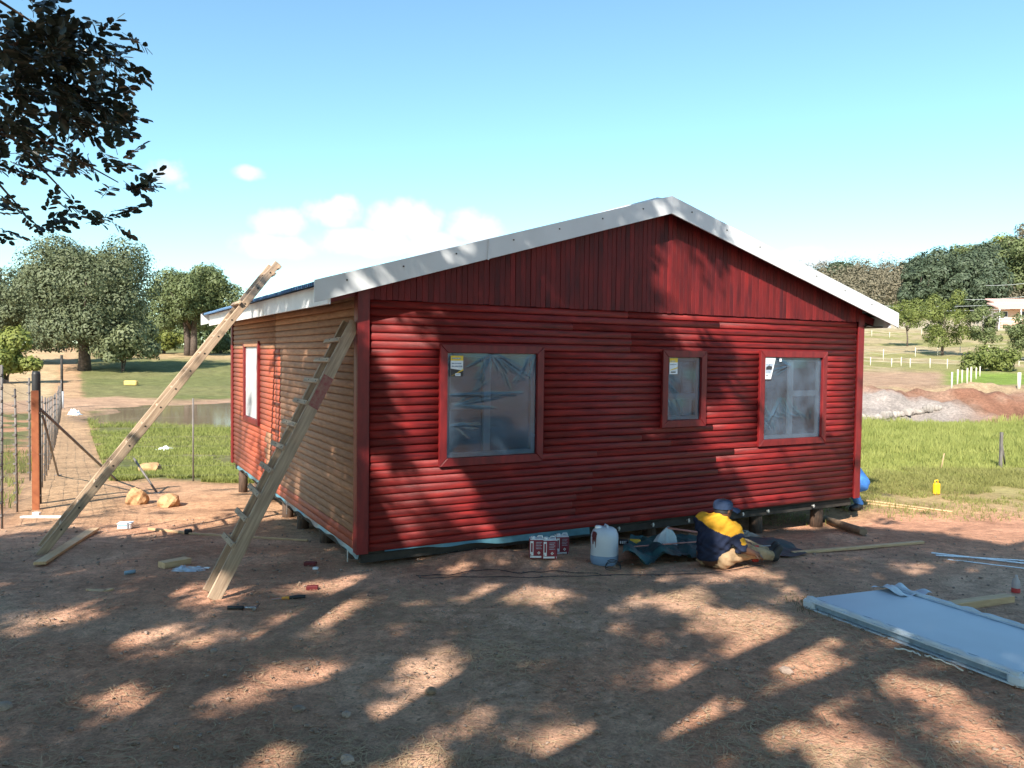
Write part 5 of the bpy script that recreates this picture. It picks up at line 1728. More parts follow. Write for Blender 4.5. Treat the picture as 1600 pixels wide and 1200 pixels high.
# fallen bottle at the right edge
t1 = empty('soft_drink_bottle', G(1587, 926), .4, 'small clear bottle with a red base at the right edge', 'bottle')
mb = MB(); mb.lathe([(.001, 0), (.033, .0), (.036, .02), (.034, .08), (.03, .11), (.013, .14), (.013, .16), (.001, .16)], 16); mb.build('body', mat('clear plastic', (.6, .55, .56), .15, var=.1, trans=.4), t1)
mb = MB(); mb.lathe([(.0368, .004), (.037, .02), (.0355, .045)], 16); mb.build('drink', mat('red drink', (.5, .06, .06), .3), t1)

# yellow can in the grass
t1 = empty('yellow_can', G(1463, 773), .3, 'yellow jerrycan standing alone in the grass', 'jerrycan')
M['canyellow'] = mat('yellow can', (.8, .48, .02), .4, var=.08)
t1.scale = (.8, .8, .8)
mb = MB(); mb.box((0, 0, .125), (.14, .1, .25), bev=.025); mb.build('body', M['canyellow'], t1)
mb = MB(); mb.tube([(-.05, 0, .245), (-.045, 0, .3), (.02, 0, .31), (.04, 0, .25)], .014, 8); mb.build('handle', M['canyellow'], t1)
mb = MB(); mb.tube([(.055, 0, .24), (.06, 0, .28)], .02, 10); mb.build('cap', M['nail'], t1)

# ------------------------------------------------------------------ people
def surf_net(f, lo, hi, h):
    """closed surface of a distance field, by naive surface nets"""
    lo = np.array(lo, float); hi = np.array(hi, float)
    n = np.ceil((hi - lo) / h).astype(int) + 1
    ax = [lo[i] + np.arange(n[i]) * h for i in range(3)]
    P = np.stack(np.meshgrid(*ax, indexing='ij'), -1)
    D = f(P.reshape(-1, 3)).reshape(n)
    ins = D < 0
    c = [ins[i:n[0] - 1 + i, j:n[1] - 1 + j, k:n[2] - 1 + k] for i in (0, 1) for j in (0, 1) for k in (0, 1)]
    s = sum(x.astype(int) for x in c)
    cell = (s > 0) & (s < 8)
    vid = -np.ones(cell.shape, int); vid[cell] = np.arange(cell.sum())
    I = np.argwhere(cell)
    acc = np.zeros((len(I), 3)); cnt = np.zeros(len(I))
    corners = [(i, j, k) for i in (0, 1) for j in (0, 1) for k in (0, 1)]
    for a in corners:
        for ax_ in range(3):
            if a[ax_] == 0:
                b = list(a); b[ax_] = 1
                da = D[I[:, 0] + a[0], I[:, 1] + a[1], I[:, 2] + a[2]]; db = D[I[:, 0] + b[0], I[:, 1] + b[1], I[:, 2] + b[2]]
                x = (da < 0) != (db < 0)
                t = np.where(x, da / (da - db + 1e-12), 0)
                p = np.array(a, float)[None] + (np.array(b, float) - np.array(a, float))[None] * t[:, None]
                acc[x] += p[x]; cnt[x] += 1
    V = lo + (I + acc / cnt[:, None]) * h
    quads = []
    for ax_ in range(3):
        u, v = (ax_ + 1) % 3, (ax_ + 2) % 3
        sl0 = [slice(1, n[i] - 1) for i in range(3)]; sl1 = [slice(1, n[i] - 1) for i in range(3)]
        sl0[ax_] = slice(0, n[ax_] - 1); sl1[ax_] = slice(1, n[ax_])
        A_, B_ = ins[tuple(sl0)], ins[tuple(sl1)]
        E_ = np.argwhere(A_ != B_)
        if not len(E_): continue
        base = E_ + np.array([1 if i != ax_ else 0 for i in range(3)])
        inside_first = A_[E_[:, 0], E_[:, 1], E_[:, 2]]
        def vv(du, dv):
            q = base.copy(); q[:, u] -= du; q[:, v] -= dv
            return vid[q[:, 0], q[:, 1], q[:, 2]]
        Q = np.stack([vv(1, 1), vv(0, 1), vv(0, 0), vv(1, 0)], -1)
        Q[~inside_first] = Q[~inside_first][:, ::-1]
        quads.append(Q)
    return V, np.vstack(quads)


def cap_d(p, a, b, ra, rb):
    a = np.array(a, float); b = np.array(b, float); d = b - a
    t = np.clip(((p - a) @ d) / (d @ d + 1e-12), 0, 1)
    return np.linalg.norm(p - a - t[:, None] * d, axis=1) - (ra + (rb - ra) * t)


def ell_d(p, c, r):
    r = np.array(r, float); q = (p - np.array(c)) / r
    k = np.linalg.norm(q, axis=1)
    return (k - 1) * r.min()


def smin(a, b, k):
    h = np.clip(.5 + .5 * (b - a) / k, 0, 1)
    return b * (1 - h) + a * h - k * h * (1 - h)


def field(caps=(), ells=(), k=.03, grow=0):
    def f(p):
        d = None
        for (a, b, ra, rb) in caps:
            e = cap_d(p, a, b, ra, rb); d = e if d is None else smin(d, e, k)
        for (c, r) in ells:
            e = ell_d(p, c, r); d = e if d is None else smin(d, e, k)
        return d - grow
    return f


def person_seated():
    p = G(1115, 886); p = Vector((p.x, p.y, p.z + .01))
    root = empty('person', p, 0, 'person in navy and yellow shirt and blue cap sitting on the tarpaulin', 'person')
    skin = mat('brown skin', (.105, .05, .03), .5, var=.15, scale=10, spec=.4)
    navy = mat('navy cotton', (.018, .024, .05), .85, var=.25, scale=10, bump=.4, bscale=90, spec=.15)
    yel = mat('yellow cotton', (.58, .29, .025), .8, var=.08, scale=10, bump=.3, bscale=90, spec=.15)
    khaki = mat('khaki trousers', (.40, .27, .16), .9, var=.35, scale=9, bump=.5, bscale=60, spec=.1)
    boot = mat('dark boot', (.035, .032, .03), .6, var=.3)
    capm = mat('blue cap cloth', (.012, .028, .07), .85, var=.2, scale=12, bump=.2)
    gre = mat('grey glove', (.08, .075, .07), .9, var=.3)
    torso = [((-.01, .0, .13), (-.005, .0, .26), .155, .158), ((-.005, .0, .26), (.03, .04, .40), .158, .15), ((.03, .04, .40), (.06, .06, .45), .14, .11),
             ((-.10, .13, .475), (.19, -.03, .40), .072, .078), ((-.07, .1, .42), (.15, -.02, .36), .1, .1)]
    pelvis = [((-.06, .06, .12), (.07, -.05, .12), .125, .125)]
    neck = [((.06, .06, .47), (.1, .075, .56), .06, .056)]
    head = [((.10, .075, .59), (.115, .08, .635), .08, .088)]
    headE = [((.125, .083, .565), (.075, .07, .07))]
    fx, fy = .88, .47                       # where the face looks
    face = [((.11 + fx * .08, .08 + fy * .08, .615), (.11 + fx * .104, .08 + fy * .104, .592), .012, .017),       # nose
            ((.11 + fx * .06, .08 + fy * .06, .555), (.11 + fx * .07, .08 + fy * .07, .545), .026, .022),           # chin
            ((.11 + fx * .075 - fy * .012, .08 + fy * .075 + fx * .012, .571), (.11 + fx * .075 + fy * .012, .08 + fy * .075 - fx * .012, .571), .013, .013),   # lips
            ((.115 + fy * .086, .08 - fx * .086, .62), (.112 + fy * .09, .08 - fx * .09, .59), .016, .011),        # ear
            ((.105 - fy * .086, .08 + fx * .086, .62), (.105 - fy * .09, .08 + fx * .09, .59), .016, .011)]
    Rs, Re, Rw = (.205, -.045, .40), (.255, -.15, .235), (.385, -.15, .185)
    Ls, Le, Lw = (-.09, .14, .475), (.17, .30, .30), (.40, .20, .21)
    uarm = [(Rs, Re, .066, .052), (Ls, Le, .066, .052)]
    farm = [(Re, Rw, .046, .034), (Le, Lw, .046, .034)]
    def hand(w, d, palm_n):
        w = Vector(w); d = Vector(d).normalized(); pn = Vector(palm_n).normalized(); s = d.cross(pn).normalized()
        out = [(w, w + d * .05, .026, .03)]
        for k, (o, l1, l2) in enumerate(((-.027, .036, .03), (-.009, .042, .034), (.009, .04, .032), (.026, .03, .025))):
            b0 = w + d * .07 + s * o; b1 = b0 + (d * .9 + pn * .35).normalized() * l1; b2 = b1 + (d * .35 + pn * .9).normalized() * l2
            out += [(b0, b1, .0105, .0095), (b1, b2, .0095, .008)]
        t0 = w + d * .02 - s * .028; t1 = t0 + (d * .6 - s * .6 + pn * .5).normalized() * .036; t2 = t1 + (d * .8 + pn * .4).normalized() * .028
        out += [(t0, t1, .012, .0105), (t1, t2, .0105, .009)]
        return [(tuple(a), tuple(b), r1, r2) for a, b, r1, r2 in out]
    hands = hand(Rw, (.85, .15, -.3), (0, .35, -1)) + hand(Lw, (.85, -.2, -.25), (0, -.3, -1))
    Rh, Rk, Ra_ = (.06, -.06, .11), (.38, .0, .165), (.69, .20, .075)
    Lh, Lk, La = (-.03, .09, .11), (.33, .27, .2), (.70, .37, .075)
    legs = [(Rh, Rk, .084, .06), (Rk, Ra_, .057, .038), (Lh, Lk, .084, .06), (Lk, La, .057, .038)]
    feet = [(Ra_, (.74, .225, .05), .04, .045), ((.72, .22, .06), (.79, .22, .155), .045, .035), (La, (.75, .39, .05), .04, .045), ((.74, .385, .06), (.81, .40, .15), .045, .035)]
    allc = [(a, b, r1 * .93, r2 * .93) for a, b, r1, r2 in torso + pelvis + uarm + legs] + neck + head + farm + [(a, b, r1 * .9, r2 * .9) for a, b, r1, r2 in feet]
    f1 = field(allc, headE, .03); f2 = field(face, (), .012); f3 = field(hands, (), .006)
    body = lambda q: smin(smin(f1(q), f2(q), .012), f3(q), .008)
    V, Q = surf_net(body, (-.28, -.26, .0), (.9, .5, .76), .0085)
    V[:, 2] = np.maximum(V[:, 2], .0)
    link('body', np_mesh('body', V, Q, sm=True), skin, root)
    # shirt with folds
    ft = field(torso + uarm, (), .04, .014)
    def shirt(q):
        d = ft(q)
        w = .008 * np.sin(q[:, 2] * 75 + q[:, 0] * 34 - q[:, 1] * 20) * np.exp(-((q[:, 2] - .22) / .07) ** 2) + .005 * np.sin(q[:, 0] * 50 - q[:, 2] * 62) + .004 * np.sin(q[:, 1] * 70 + q[:, 2] * 40)
        d = d + w
        d = np.maximum(d, (.105 - q[:, 2]) + .03 * np.sin(q[:, 0] * 9))
        nk = np.linalg.norm(q - np.array([.085, .08, .525]), axis=1) - .068
        return np.maximum(d, -nk)
    V, Q = surf_net(shirt, (-.3, -.28, .05), (.42, .46, .62), .0085)
    fc = V[Q].mean(1)
    # yoke across the shoulders: yellow above a slanting seam on the back
    along = (fc[:, 0] - .05) * .87 + (fc[:, 1] - .06) * -.49
    seam = .425 - along * .40
    arm = np.minimum(np.linalg.norm(fc - np.array(Re), axis=1), np.linalg.norm(fc - np.array(Le), axis=1))
    idx = ((fc[:, 2] > seam) & (arm > .16)).astype(int)
    patch = (np.linalg.norm(fc - np.array([.262, -.15, .30]), axis=1) < .05)
    idx[patch] = 1
    link('shirt', np_mesh('shirt', V, Q, sm=True, mat_idx=idx), [navy, yel], root)
    # trousers
    fl = field(pelvis + [(a, b, r1, r2 * 1.12) for a, b, r1, r2 in legs], (), .04, .012)
    def trousers(q):
        d = fl(q) + .004 * np.sin(q[:, 0] * 52 + q[:, 2] * 70 + 2 * np.sin(q[:, 1] * 25)) + .0035 * np.sin(q[:, 1] * 55 - q[:, 0] * 28 + q[:, 2] * 30)
        d = np.maximum(d, q[:, 2] - .17 - .25 * np.maximum(q[:, 0] - .02, 0))
        d = np.maximum(d, (q[:, 0] * .93 + q[:, 1] * .36) - .72 - .07 * (q[:, 1] > .3))
        # the waistband has slipped at the back
        sl = (.075 - q[:, 0] * .8 + q[:, 1] * .35) - (.02)
        return np.maximum(d, np.minimum(sl, q[:, 2] - .055))
    V, Q = surf_net(trousers, (-.25, -.24, -.01), (.86, .52, .34), .009)
    V[:, 2] = np.maximum(V[:, 2], .001)
    link('trousers', np_mesh('trousers', V, Q, sm=True), khaki, root)
    fb = field(feet, (), .025, .006)
    V, Q = surf_net(fb, (.6, .1, -.01), (.9, .5, .24), .009)
    link('boots', np_mesh('boots', V, Q, sm=True), boot, root)
    # hair, cap with peak
    V, Q = surf_net(lambda q: np.maximum(field(head, (), .02, .006)(q), (fx * (q[:, 0] - .11) + fy * (q[:, 1] - .08)) - .035), (-.02, -.05, .5), (.24, .22, .76), .008)
    keep = V[Q].mean(1)[:, 2] > .578
    link('hair', np_mesh('hair', V, Q[keep], sm=True), M['black'], root)
    c0 = Vector((.11, .08, .642)); mb_ = MB()
    prof = [(.107, -.02), (.108, .005), (.105, .035), (.092, .058), (.066, .072), (.03, .079), (.012, .08), (.012, .087), (.001, .088)]
    mb_.lathe(prof, 28, c=c0)
    mb_.build('cap_crown', capm, root)
    mb_ = MB(); vs, fs = [], []
    n = 14
    for j in range(5):
        t = j / 4
        for i in range(n):
            a = math.radians(-62 + 124 * i / (n - 1))
            base = math.atan2(fy, fx)
            r = .105 + t * .098 * math.cos(a * .9)
            vs.append((c0.x + math.cos(base + a) * r, c0.y + math.sin(base + a) * r, c0.z - .006 - .028 * t - .02 * (a * a)))
            if j and i: fs.append(((j - 1) * n + i - 1, (j - 1) * n + i, j * n + i, j * n + i - 1))
    m2 = len(vs)
    vs += [(x, y, z - .006) for x, y, z in vs]
    fs += [tuple(m2 + k for k in f[::-1]) for f in fs]
    mb_.add(vs, fs, 0, True); mb_.build('cap_peak', capm, root)
    for sgn in (-1, 1):
        e = Vector((.11 + fx * .078 - sgn * fy * .032, .08 + fy * .078 + sgn * fx * .032, .617))
        mb_ = MB(); mb_.lathe([(.001, -.009), (.008, -.005), (.0095, 0), (.008, .005), (.001, .009)], 10, c=e); mb_.build('eye', M['st_w'], root)
    root.scale = (.92, .92, .92)
    return root, p, Lw


sit, sit_p, LWr = person_seated()
# what he holds and the red handle by his knee
mb = MB(); mb.tube([(0, 0, 0), (.09, .02, .01)], .014, 10)
M['redplastic'] = mat('red plastic', (.6, .05, .03), .4)
t1 = empty('screwdriver', sit_p + Vector((.414, .156, .152)), .1, 'red handled tool held in the hand of the seated person', 'tool')
mb.build('handle', M['redplastic'], t1)
mb = MB(); mb.tube([(.09, .02, .01), (.24, .055, .005)], .004, 6); mb.build('shaft', M['chrome'], t1)
mb = MB(); mb.box((0, 0, .015), (.07, .035, .03), bev=.01)
tag(mb.build('red_tool_handle', M['redplastic'], None, G(1180, 881, .02)), 'red plastic handle lying at the tarpaulin edge by the boots', 'tool')


def person_crouching():
    P = HM @ Vector((HW + .76, .61, 0)); z = float(zg(P.x, P.y))
    root = empty('person', (P.x, P.y, z), YAW, 'person in blue overalls crouching behind the right cabin corner', 'person')
    blue = mat('blue work cotton', (.06, .2, .55), .85, var=.2, scale=8, bump=.4, bscale=60, spec=.15)
    skin = mat('brown skin of the crouching person', (.105, .05, .03), .5, var=.15)
    # faces the house side (towards -x), knees bent, back rounded
    torso = [((.0, 0, .42), (-.16, .02, .62), .15, .155), ((-.16, .02, .62), (-.33, .03, .72), .15, .13), ((-.34, -.15, .74), (-.34, .2, .74), .07, .07)]
    pel = [((.02, -.07, .4), (.02, .09, .4), .13, .13)]
    legs = [((.0, -.1, .38), (-.3, -.13, .42), .09, .065), ((-.3, -.13, .42), (-.04, -.12, .09), .062, .045), ((.0, .12, .38), (-.3, .15, .42), .09, .065), ((-.3, .15, .42), (-.04, .14, .09), .062, .045)]
    feet = [((-.04, -.12, .06), (-.2, -.13, .04), .05, .04), ((-.04, .14, .06), (-.2, .15, .04), .05, .04)]
    arms = [((-.34, -.2, .72), (-.4, -.24, .48), .06, .05), ((-.34, .24, .72), (-.4, .27, .48), .06, .05)]
    fore = [((-.4, -.24, .48), (-.58, -.15, .4), .045, .034), ((-.4, .27, .48), (-.58, .18, .4), .045, .034)]
    hd = [((-.42, .03, .78), (-.5, .03, .86), .06, .09), ((-.5, .03, .86), (-.53, .03, .9), .095, .09)]
    hands = []
    for (w, sy) in (((-.58, -.15, .4), 1), ((-.58, .18, .4), -1)):
        w = Vector(w); hands.append((w, w + Vector((-.05, 0, -.01)), .03, .03))
        for o in (-.026, -.009, .009, .026):
            b0 = w + Vector((-.06, o, 0)); b1 = b0 + Vector((-.035, 0, -.012)); b2 = b1 + Vector((-.012, 0, -.028)); hands += [(b0, b1, .011, .01), (b1, b2, .01, .009)]
        t0 = w + Vector((-.02, .03 * sy, 0)); hands.append((t0, t0 + Vector((-.035, .02 * sy, -.02)), .012, .01))
    hands = [(tuple(a), tuple(b), r1, r2) for a, b, r1, r2 in hands]
    fa = field([(a, b, r1 * .93, r2 * .93) for a, b, r1, r2 in torso + pel + legs + arms] + fore + hd + feet, (), .03); fh = field(hands, (), .006)
    V, Q = surf_net(lambda q: smin(fa(q), fh(q), .01), (-.78, -.4, 0), (.26, .42, 1.06), .014)
    link('body', np_mesh('body', V, Q, sm=True), skin, root)
    fo = field(torso + pel + legs + arms, (), .04, .014)
    def ov(q):
        d = fo(q) + .006 * np.sin(q[:, 2] * 50 + q[:, 0] * 30) + .004 * np.sin(q[:, 1] * 40 + q[:, 2] * 25)
        return np.maximum(d, .07 - q[:, 2])
    V, Q = surf_net(ov, (-.62, -.4, .02), (.28, .44, .95), .014)
    link('overalls', np_mesh('overalls', V, Q, sm=True), blue, root)
    ff = field(feet, (), .02, .008)
    V, Q = surf_net(ff, (-.32, -.24, -.01), (.1, .26, .16), .012)
    link('boots', np_mesh('boots', V, Q, sm=True), M['black'], root)
    V, Q = surf_net(lambda q: np.maximum(field([hd[1]], (), .02, .012)(q), -(q[:, 0] + .53) - .02), (-.68, -.12, .74), (-.38, .18, 1.04), .012)
    link('hair', np_mesh('hair', V, Q, sm=True), M['black'], root)


person_crouching()

# ------------------------------------------------------------------ fences on the left
def wire_line(P, Q, n=6, sag=.02, r=.0025):
    pts = []
    for i in range(n + 1):
        t = i / n; p = P.lerp(Q, t); p.z -= sag * 4 * t * (1 - t); pts.append(p)
    return pts


def dropper(root, p, h, r=.014, knots=9, lean=(0, 0)):
    o = root.location
    b = MB(); q = Vector(p) - o
    b.tube([q - Vector((0, 0, .1)), q + Vector((lean[0], lean[1], h))], r, 7)
    for k in range(knots):
        z = h * (.08 + .86 * k / (knots - 1))
        b.box(q + Vector((lean[0] * z / h - .008, lean[1] * z / h - .01, z)), (r * 3.0, r * 2.6, .026))
    b.build('dropper', M['steel'], root)


pts_near = [G(-60, 872), G(3, 826), G(27, 800), G(50, 792)]
fence_a = empty('wire_fence', G(27, 800), 0, 'wire fence with thin steel droppers at the left edge of the photo', 'fence')
for k, (p, h) in enumerate(zip(pts_near[:3], (2.02, 2.02, 1.75))): dropper(fence_a, p, h, .015, 12, (rnd.uniform(-.02, .02), 0))
p47 = GZ(FC.x - .28, FC.y + 2.1); dropper(fence_a, G(47, 751), 2.0, .018, 11)
wires = MB()
for i in range(3):
    for k in range(12):
        f_ = .08 + .86 * k / 11
        a = pts_near[i] + Vector((0, 0, 2.0 * f_)) - fence_a.location; b = pts_near[i + 1] + Vector((0, 0, 1.9 * f_)) - fence_a.location
        wires.tube(wire_line(a, b, 4, .01), .0022, 4, caps=False)
    for v in range(14):
        t = v / 14; p = pts_near[i].lerp(pts_near[i + 1], t) - fence_a.location
        wires.tube([p, p + Vector((0, 0, 1.85))], .0014, 4, caps=False)
wires.build('wire_mesh', M['steel'], fence_a)

# corner post of rust brown channel with its stays
cp = empty('steel_fence_post', FC, math.atan2(FT.y, FT.x), 'rust brown steel channel post at the fence corner', 'fence post')
mb = MB(); Hh = 1.72
for (x, y, sx, sy) in ((0, -.045, .09, .008), (-.041, 0, .008, .09), (.041, 0, .008, .09)): mb.box((x, y, Hh / 2 - .05), (sx, sy, Hh + .1))
mb.build('channel', M['rust'], cp)
for tz in (.2, .8, 1.4):
    mb = MB(); mb.tube([(0, -.05, tz), (0, -.06, tz)], .012, 8); mb.build('bolt', M['bolt'], cp)
bp = GZ(FC.x + FT.x * .55, FC.y + FT.y * .55)
mb = MB(); mb.tube([(0, 0, -.1), (0, 0, 1.95), (0, 0, 2.0)], [.06, .06, .05], 14)
tag(mb.build('black_pole', M['black'], None, bp), 'black pole standing behind the rust brown channel post', 'pole')
# stays
def stay(a, b, r, label):
    m_ = MB(); m_.tube([Vector((0, 0, 0)), Vector(b) - Vector(a)], r, 8); m_.box(Vector(b) - Vector(a), (.1, .1, .03)); return tag(m_.build('steel_stay', M['steel'], None, a), label, 'stay')
top = FC + Vector((.05, .05, 1.45))
stay(top, G(183, 751), .022, 'long slanting steel stay running right from the corner post')
stay(FC + Vector((.05, .1, 1.35)), G(91, 743), .02, 'short steep steel stay behind the corner post')
a = G(246, 771); b = at_depth(209, 716, a.y + .35)
stay(b, a, .018, 'loose steel bar leaning above the clay rocks')
# fence running away
fence_b = empty('wire_fence', FC + FT * 3, 0, 'wire fence running away beside the sandy path', 'fence')
prev = FC.copy(); Lf = (G(97, 638) - FC).length
dd = 0; k = 0
wires = MB()
while dd < Lf - .5:
    dd += 1.45
    p = FC + FT * dd; p = GZ(p.x, p.y)
    dropper(fence_b, p, 1.62, .013, 8, (rnd.uniform(-.03, .03), 0))
    for kk in range(8):
        f_ = .08 + .86 * kk / 7
        wires.tube([prev + Vector((0, 0, 1.6 * f_)) - fence_b.location, p + Vector((0, 0, 1.6 * f_)) - fence_b.location], .0022, 4, caps=False)
    prev = p
wires.build('wire_strands', M['steel'], fence_b)
ep = GZ((FC + FT * Lf).x, (FC + FT * Lf).y)
t1 = empty('gate_pole', ep, 0, 'tall dark pole with a white foot at the far end of the fence', 'pole')
mb = MB(); mb.tube([(0, 0, .9), (0, 0, 3.0)], .07, 10); mb.build('shaft', M['dark'], t1)
mb = MB(); mb.tube([(0, 0, -.2), (0, 0, .95)], .085, 10); mb.build('foot', M['white'], t1)
# single pole in the meadow edge and the strands it carries
mp_ = G(302, 752)
fence_c = empty('meadow_fence', mp_, 0, 'thin steel standard with fine wires between the long ladder and cabin', 'fence')
mb = MB(); mb.tube([(0, 0, -.1), (0, 0, 1.62)], .016, 8); mb.build('standard', M['steel'], fence_c)
mb = MB()
farl = G(183, 751); farr = GZ(mp_.x + 5.5, mp_.y + 1.2)
for kk in range(8):
    z = .12 + kk * .19
    mb.tube([farl - mp_ + Vector((0, 0, z * .95)), Vector((0, 0, z)), farr - mp_ + Vector((0, 0, z))], .0016, 4, caps=False)
mb.build('wire_strands', M['steel'], fence_c)

# ------------------------------------------------------------------ right hand fields
sp = G(1563, 732)
t1 = empty('braced_standard', sp, 0, 'dark steel standard with a slanting stay in the right meadow', 'fence post')
hh = px_h(sp.y, 675, 732)
mb = MB(); mb.box((0, 0, hh / 2 - .05), (.05, .05, hh + .1)); mb.build('standard', M['steel'], t1)
mb = MB(); mb.tube([(0, 0, hh * .82), (px_h(sp.y, 1563, 1580), .2, .0)], .018, 6); mb.build('stay', M['steel'], t1)
rod('thin_stick', G(1470, 735), G(1470, 735) + Vector((.06, 0, .36)), .012, M['straw'], 'pale dry stalk standing in the right meadow', 'stalk')

M['whitepost'] = mat('white fence post', (.62, .57, .45), .6, var=.06)


def paddock(name, posts, label, rails=2, closed=False):
    base = G(posts[0][0], posts[0][1])
    root = empty(name, base, 0, label, 'fence')
    prev = None
    for (px, py, hpx) in posts:
        p = G(px, py); h = min(max(px_h(p.y, 0, hpx), .7), 1.7)
        b = MB(); b.tube([p - base + Vector((0, 0, -.2)), p - base + Vector((0, 0, h))], .036, 8); b.build('post', M['whitepost'], root)
        if prev is not None and rails:
            for r in range(rails):
                f_ = .55 + .35 * r
                b = MB(); b.tube([prev[0] - base + Vector((0, 0, prev[1] * f_)), p - base + Vector((0, 0, h * f_))], .009, 5); b.build('tape', M['whitepost'], root)
        prev = (p, h)


paddock('paddock_fence', [(1340, 570, 14), (1360, 571, 12), (1393, 573, 13), (1408, 572, 14), (1422, 574, 14), (1453, 575, 15), (1480, 576, 15), (1512, 577, 11), (1562, 573, 13), (1592, 572, 13), (1625, 572, 13)],
        'white post and tape fence along the foot of the paddock trees')
paddock('paddock_fence', [(1345, 556, 12), (1380, 563, 17), (1430, 558, 15), (1465, 556, 14), (1500, 554, 13), (1545, 550, 13), (1600, 548, 13)], 'white tape fence across the middle of the paddock')
paddock('paddock_fence', [(1487, 606, 12), (1496, 600, 15), (1503, 598, 14), (1511, 598, 18), (1517, 596, 15), (1525, 592, 16), (1531, 588, 12)], 'short row of close set white posts by the green thicket', 0)
paddock('paddock_fence', [(1348, 524, 9), (1362, 526, 10), (1390, 528, 9), (1440, 524, 9), (1500, 520, 9), (1560, 518, 9), (1610, 516, 9)], 'farthest white tape fence on the slope below the wood')
p = G(1592, 606); mb = MB(); mb.tube([(0, 0, -.2), (0, 0, px_h(p.y, 582, 606))], .08, 10)
tag(mb.build('white_post', M['whitepost'], None, p), 'stout single white post at the right edge above the bank', 'post')

M['rubble'] = mat('pale grey rubble', (.34, .3, .27), .95, col2=(.2, .17, .15), scale=3, bump=.6, bscale=8, rand=.2)
for k in range(26):
    px = 1345 + 125 * ((k * .618) % 1); py = 640 + 20 * ((k * .381) % 1)
    rock('rubble_stone', G(px, py), .1 + .16 * ((k * .77) % 1), .12, .12 + .1 * ((k * .53) % 1), M['rubble'], 'pale grey rubble stone on the cut bank', 'stone', 100 + k, 'rubble stones on the bank', sub=2)

# pink house on the hill
def pink_house():
    y = 132
    b0 = base_at(1556, y); z0 = at_depth(1556, 505, y).z
    root = empty('pink_house', (b0.x, y, z0), -.12, 'low pink house with salmon roof below the wood at right', 'house')
    wall = mat('pale pink plaster', (.6, .40, .29), .8, var=.06); roofm = mat('salmon roof', (.62, .36, .3), .6, var=.08)
    Wd = 14
    mb_ = MB(); mb_.box((Wd / 2 + .6, 2.5, 1.0), (Wd, 5, 3.4)); mb_.build('wall', wall, root)
    mb_ = MB(); mb_.add([(-.6, -1.6, 2.3), (Wd + 1, -1.6, 2.3), (Wd + 1, 2.5, 3.4), (-.6, 2.5, 3.4), (-.6, -1.6, 2.48), (Wd + 1, -1.6, 2.48), (Wd + 1, 2.5, 3.58), (-.6, 2.5, 3.58)],
                        [(3, 2, 1, 0), (4, 5, 6, 7), (0, 1, 5, 4), (1, 2, 6, 5), (2, 3, 7, 6), (3, 0, 4, 7)]); mb_.build('roof', roofm, root)
    mb_ = MB(); mb_.add([(.4, 2.2, 3.5), (Wd, 2.2, 3.5), (Wd, 5.5, 4.3), (.4, 5.5, 4.3), (.4, 2.2, 3.7), (Wd, 2.2, 3.7), (Wd, 5.5, 4.5), (.4, 5.5, 4.5)],
                        [(3, 2, 1, 0), (4, 5, 6, 7), (0, 1, 5, 4), (1, 2, 6, 5), (2, 3, 7, 6), (3, 0, 4, 7)]); mb_.build('upper_roof', roofm, root)
    for (x, w_) in ((1.0, .8), (4.1, 1.5), (7.5, 1.5)):
        mb_ = MB(); mb_.box((x + .2, -.02, 1.5), (w_, .08, 1.0)); f_ = mb_.build('window', M['fascia'], root)
        mb_ = MB(); mb_.box((x + .2, -.07, 1.5), (w_ - .16, .03, .84)); mb_.build('pane', M['st_k'], f_)
    for x in (-.3, 3.0, 6.3, 9.6):
        mb_ = MB(); mb_.box((x, -1.4, .6), (.16, .16, 3.5)); mb_.build('veranda_post', M['fascia'], root)
    mb_ = MB(); mb_.box((4.5, -1.4, .75), (9.6, .06, .08)); mb_.box((4.5, -1.4, .25), (9.6, .06, .06)); mb_.build('veranda_rail', M['fascia'], root)
    fr = empty('pole_fence', (b0.x - 4.6, y - 1, at_depth(1520, 506, y).z), 0, 'upright grey pole fence left of the pink house', 'fence')
    M['greypole'] = mat('grey pole', (.3, .29, .26), .8, var=.2)
    for k in range(19):
        mb_ = MB(); mb_.tube([(k * .25, 0, -1.2), (k * .25, 0, 2.1 + rnd.uniform(-.12, .12))], .055, 6); mb_.build('upright', M['greypole'], fr)


pink_house()
# overhead lines crossing the hillside
M['cablegrey'] = mat('grey overhead cable', (.5, .52, .54), .5)
for k, (pa, pb, lab) in enumerate((((1380, 478), (1680, 466), 'second overhead line from the top crossing the wood'), ((1390, 484), (1680, 474), 'lowest overhead line passing above the pink roof'),
                                   ((1500, 468), (1680, 450), 'upper sloping overhead line crossing the huge dome'), ((1540, 446), (1680, 426), 'topmost overhead line at the right edge'))):
    a = at_depth(*pa, 112); b = at_depth(*pb, 112)
    mb = MB(); mb.tube([p_ - a for p_ in wire_line(a, b, 12, .5)], .022, 5)
    tag(mb.build('overhead_line', M['cablegrey'], None, a), lab, 'cable')

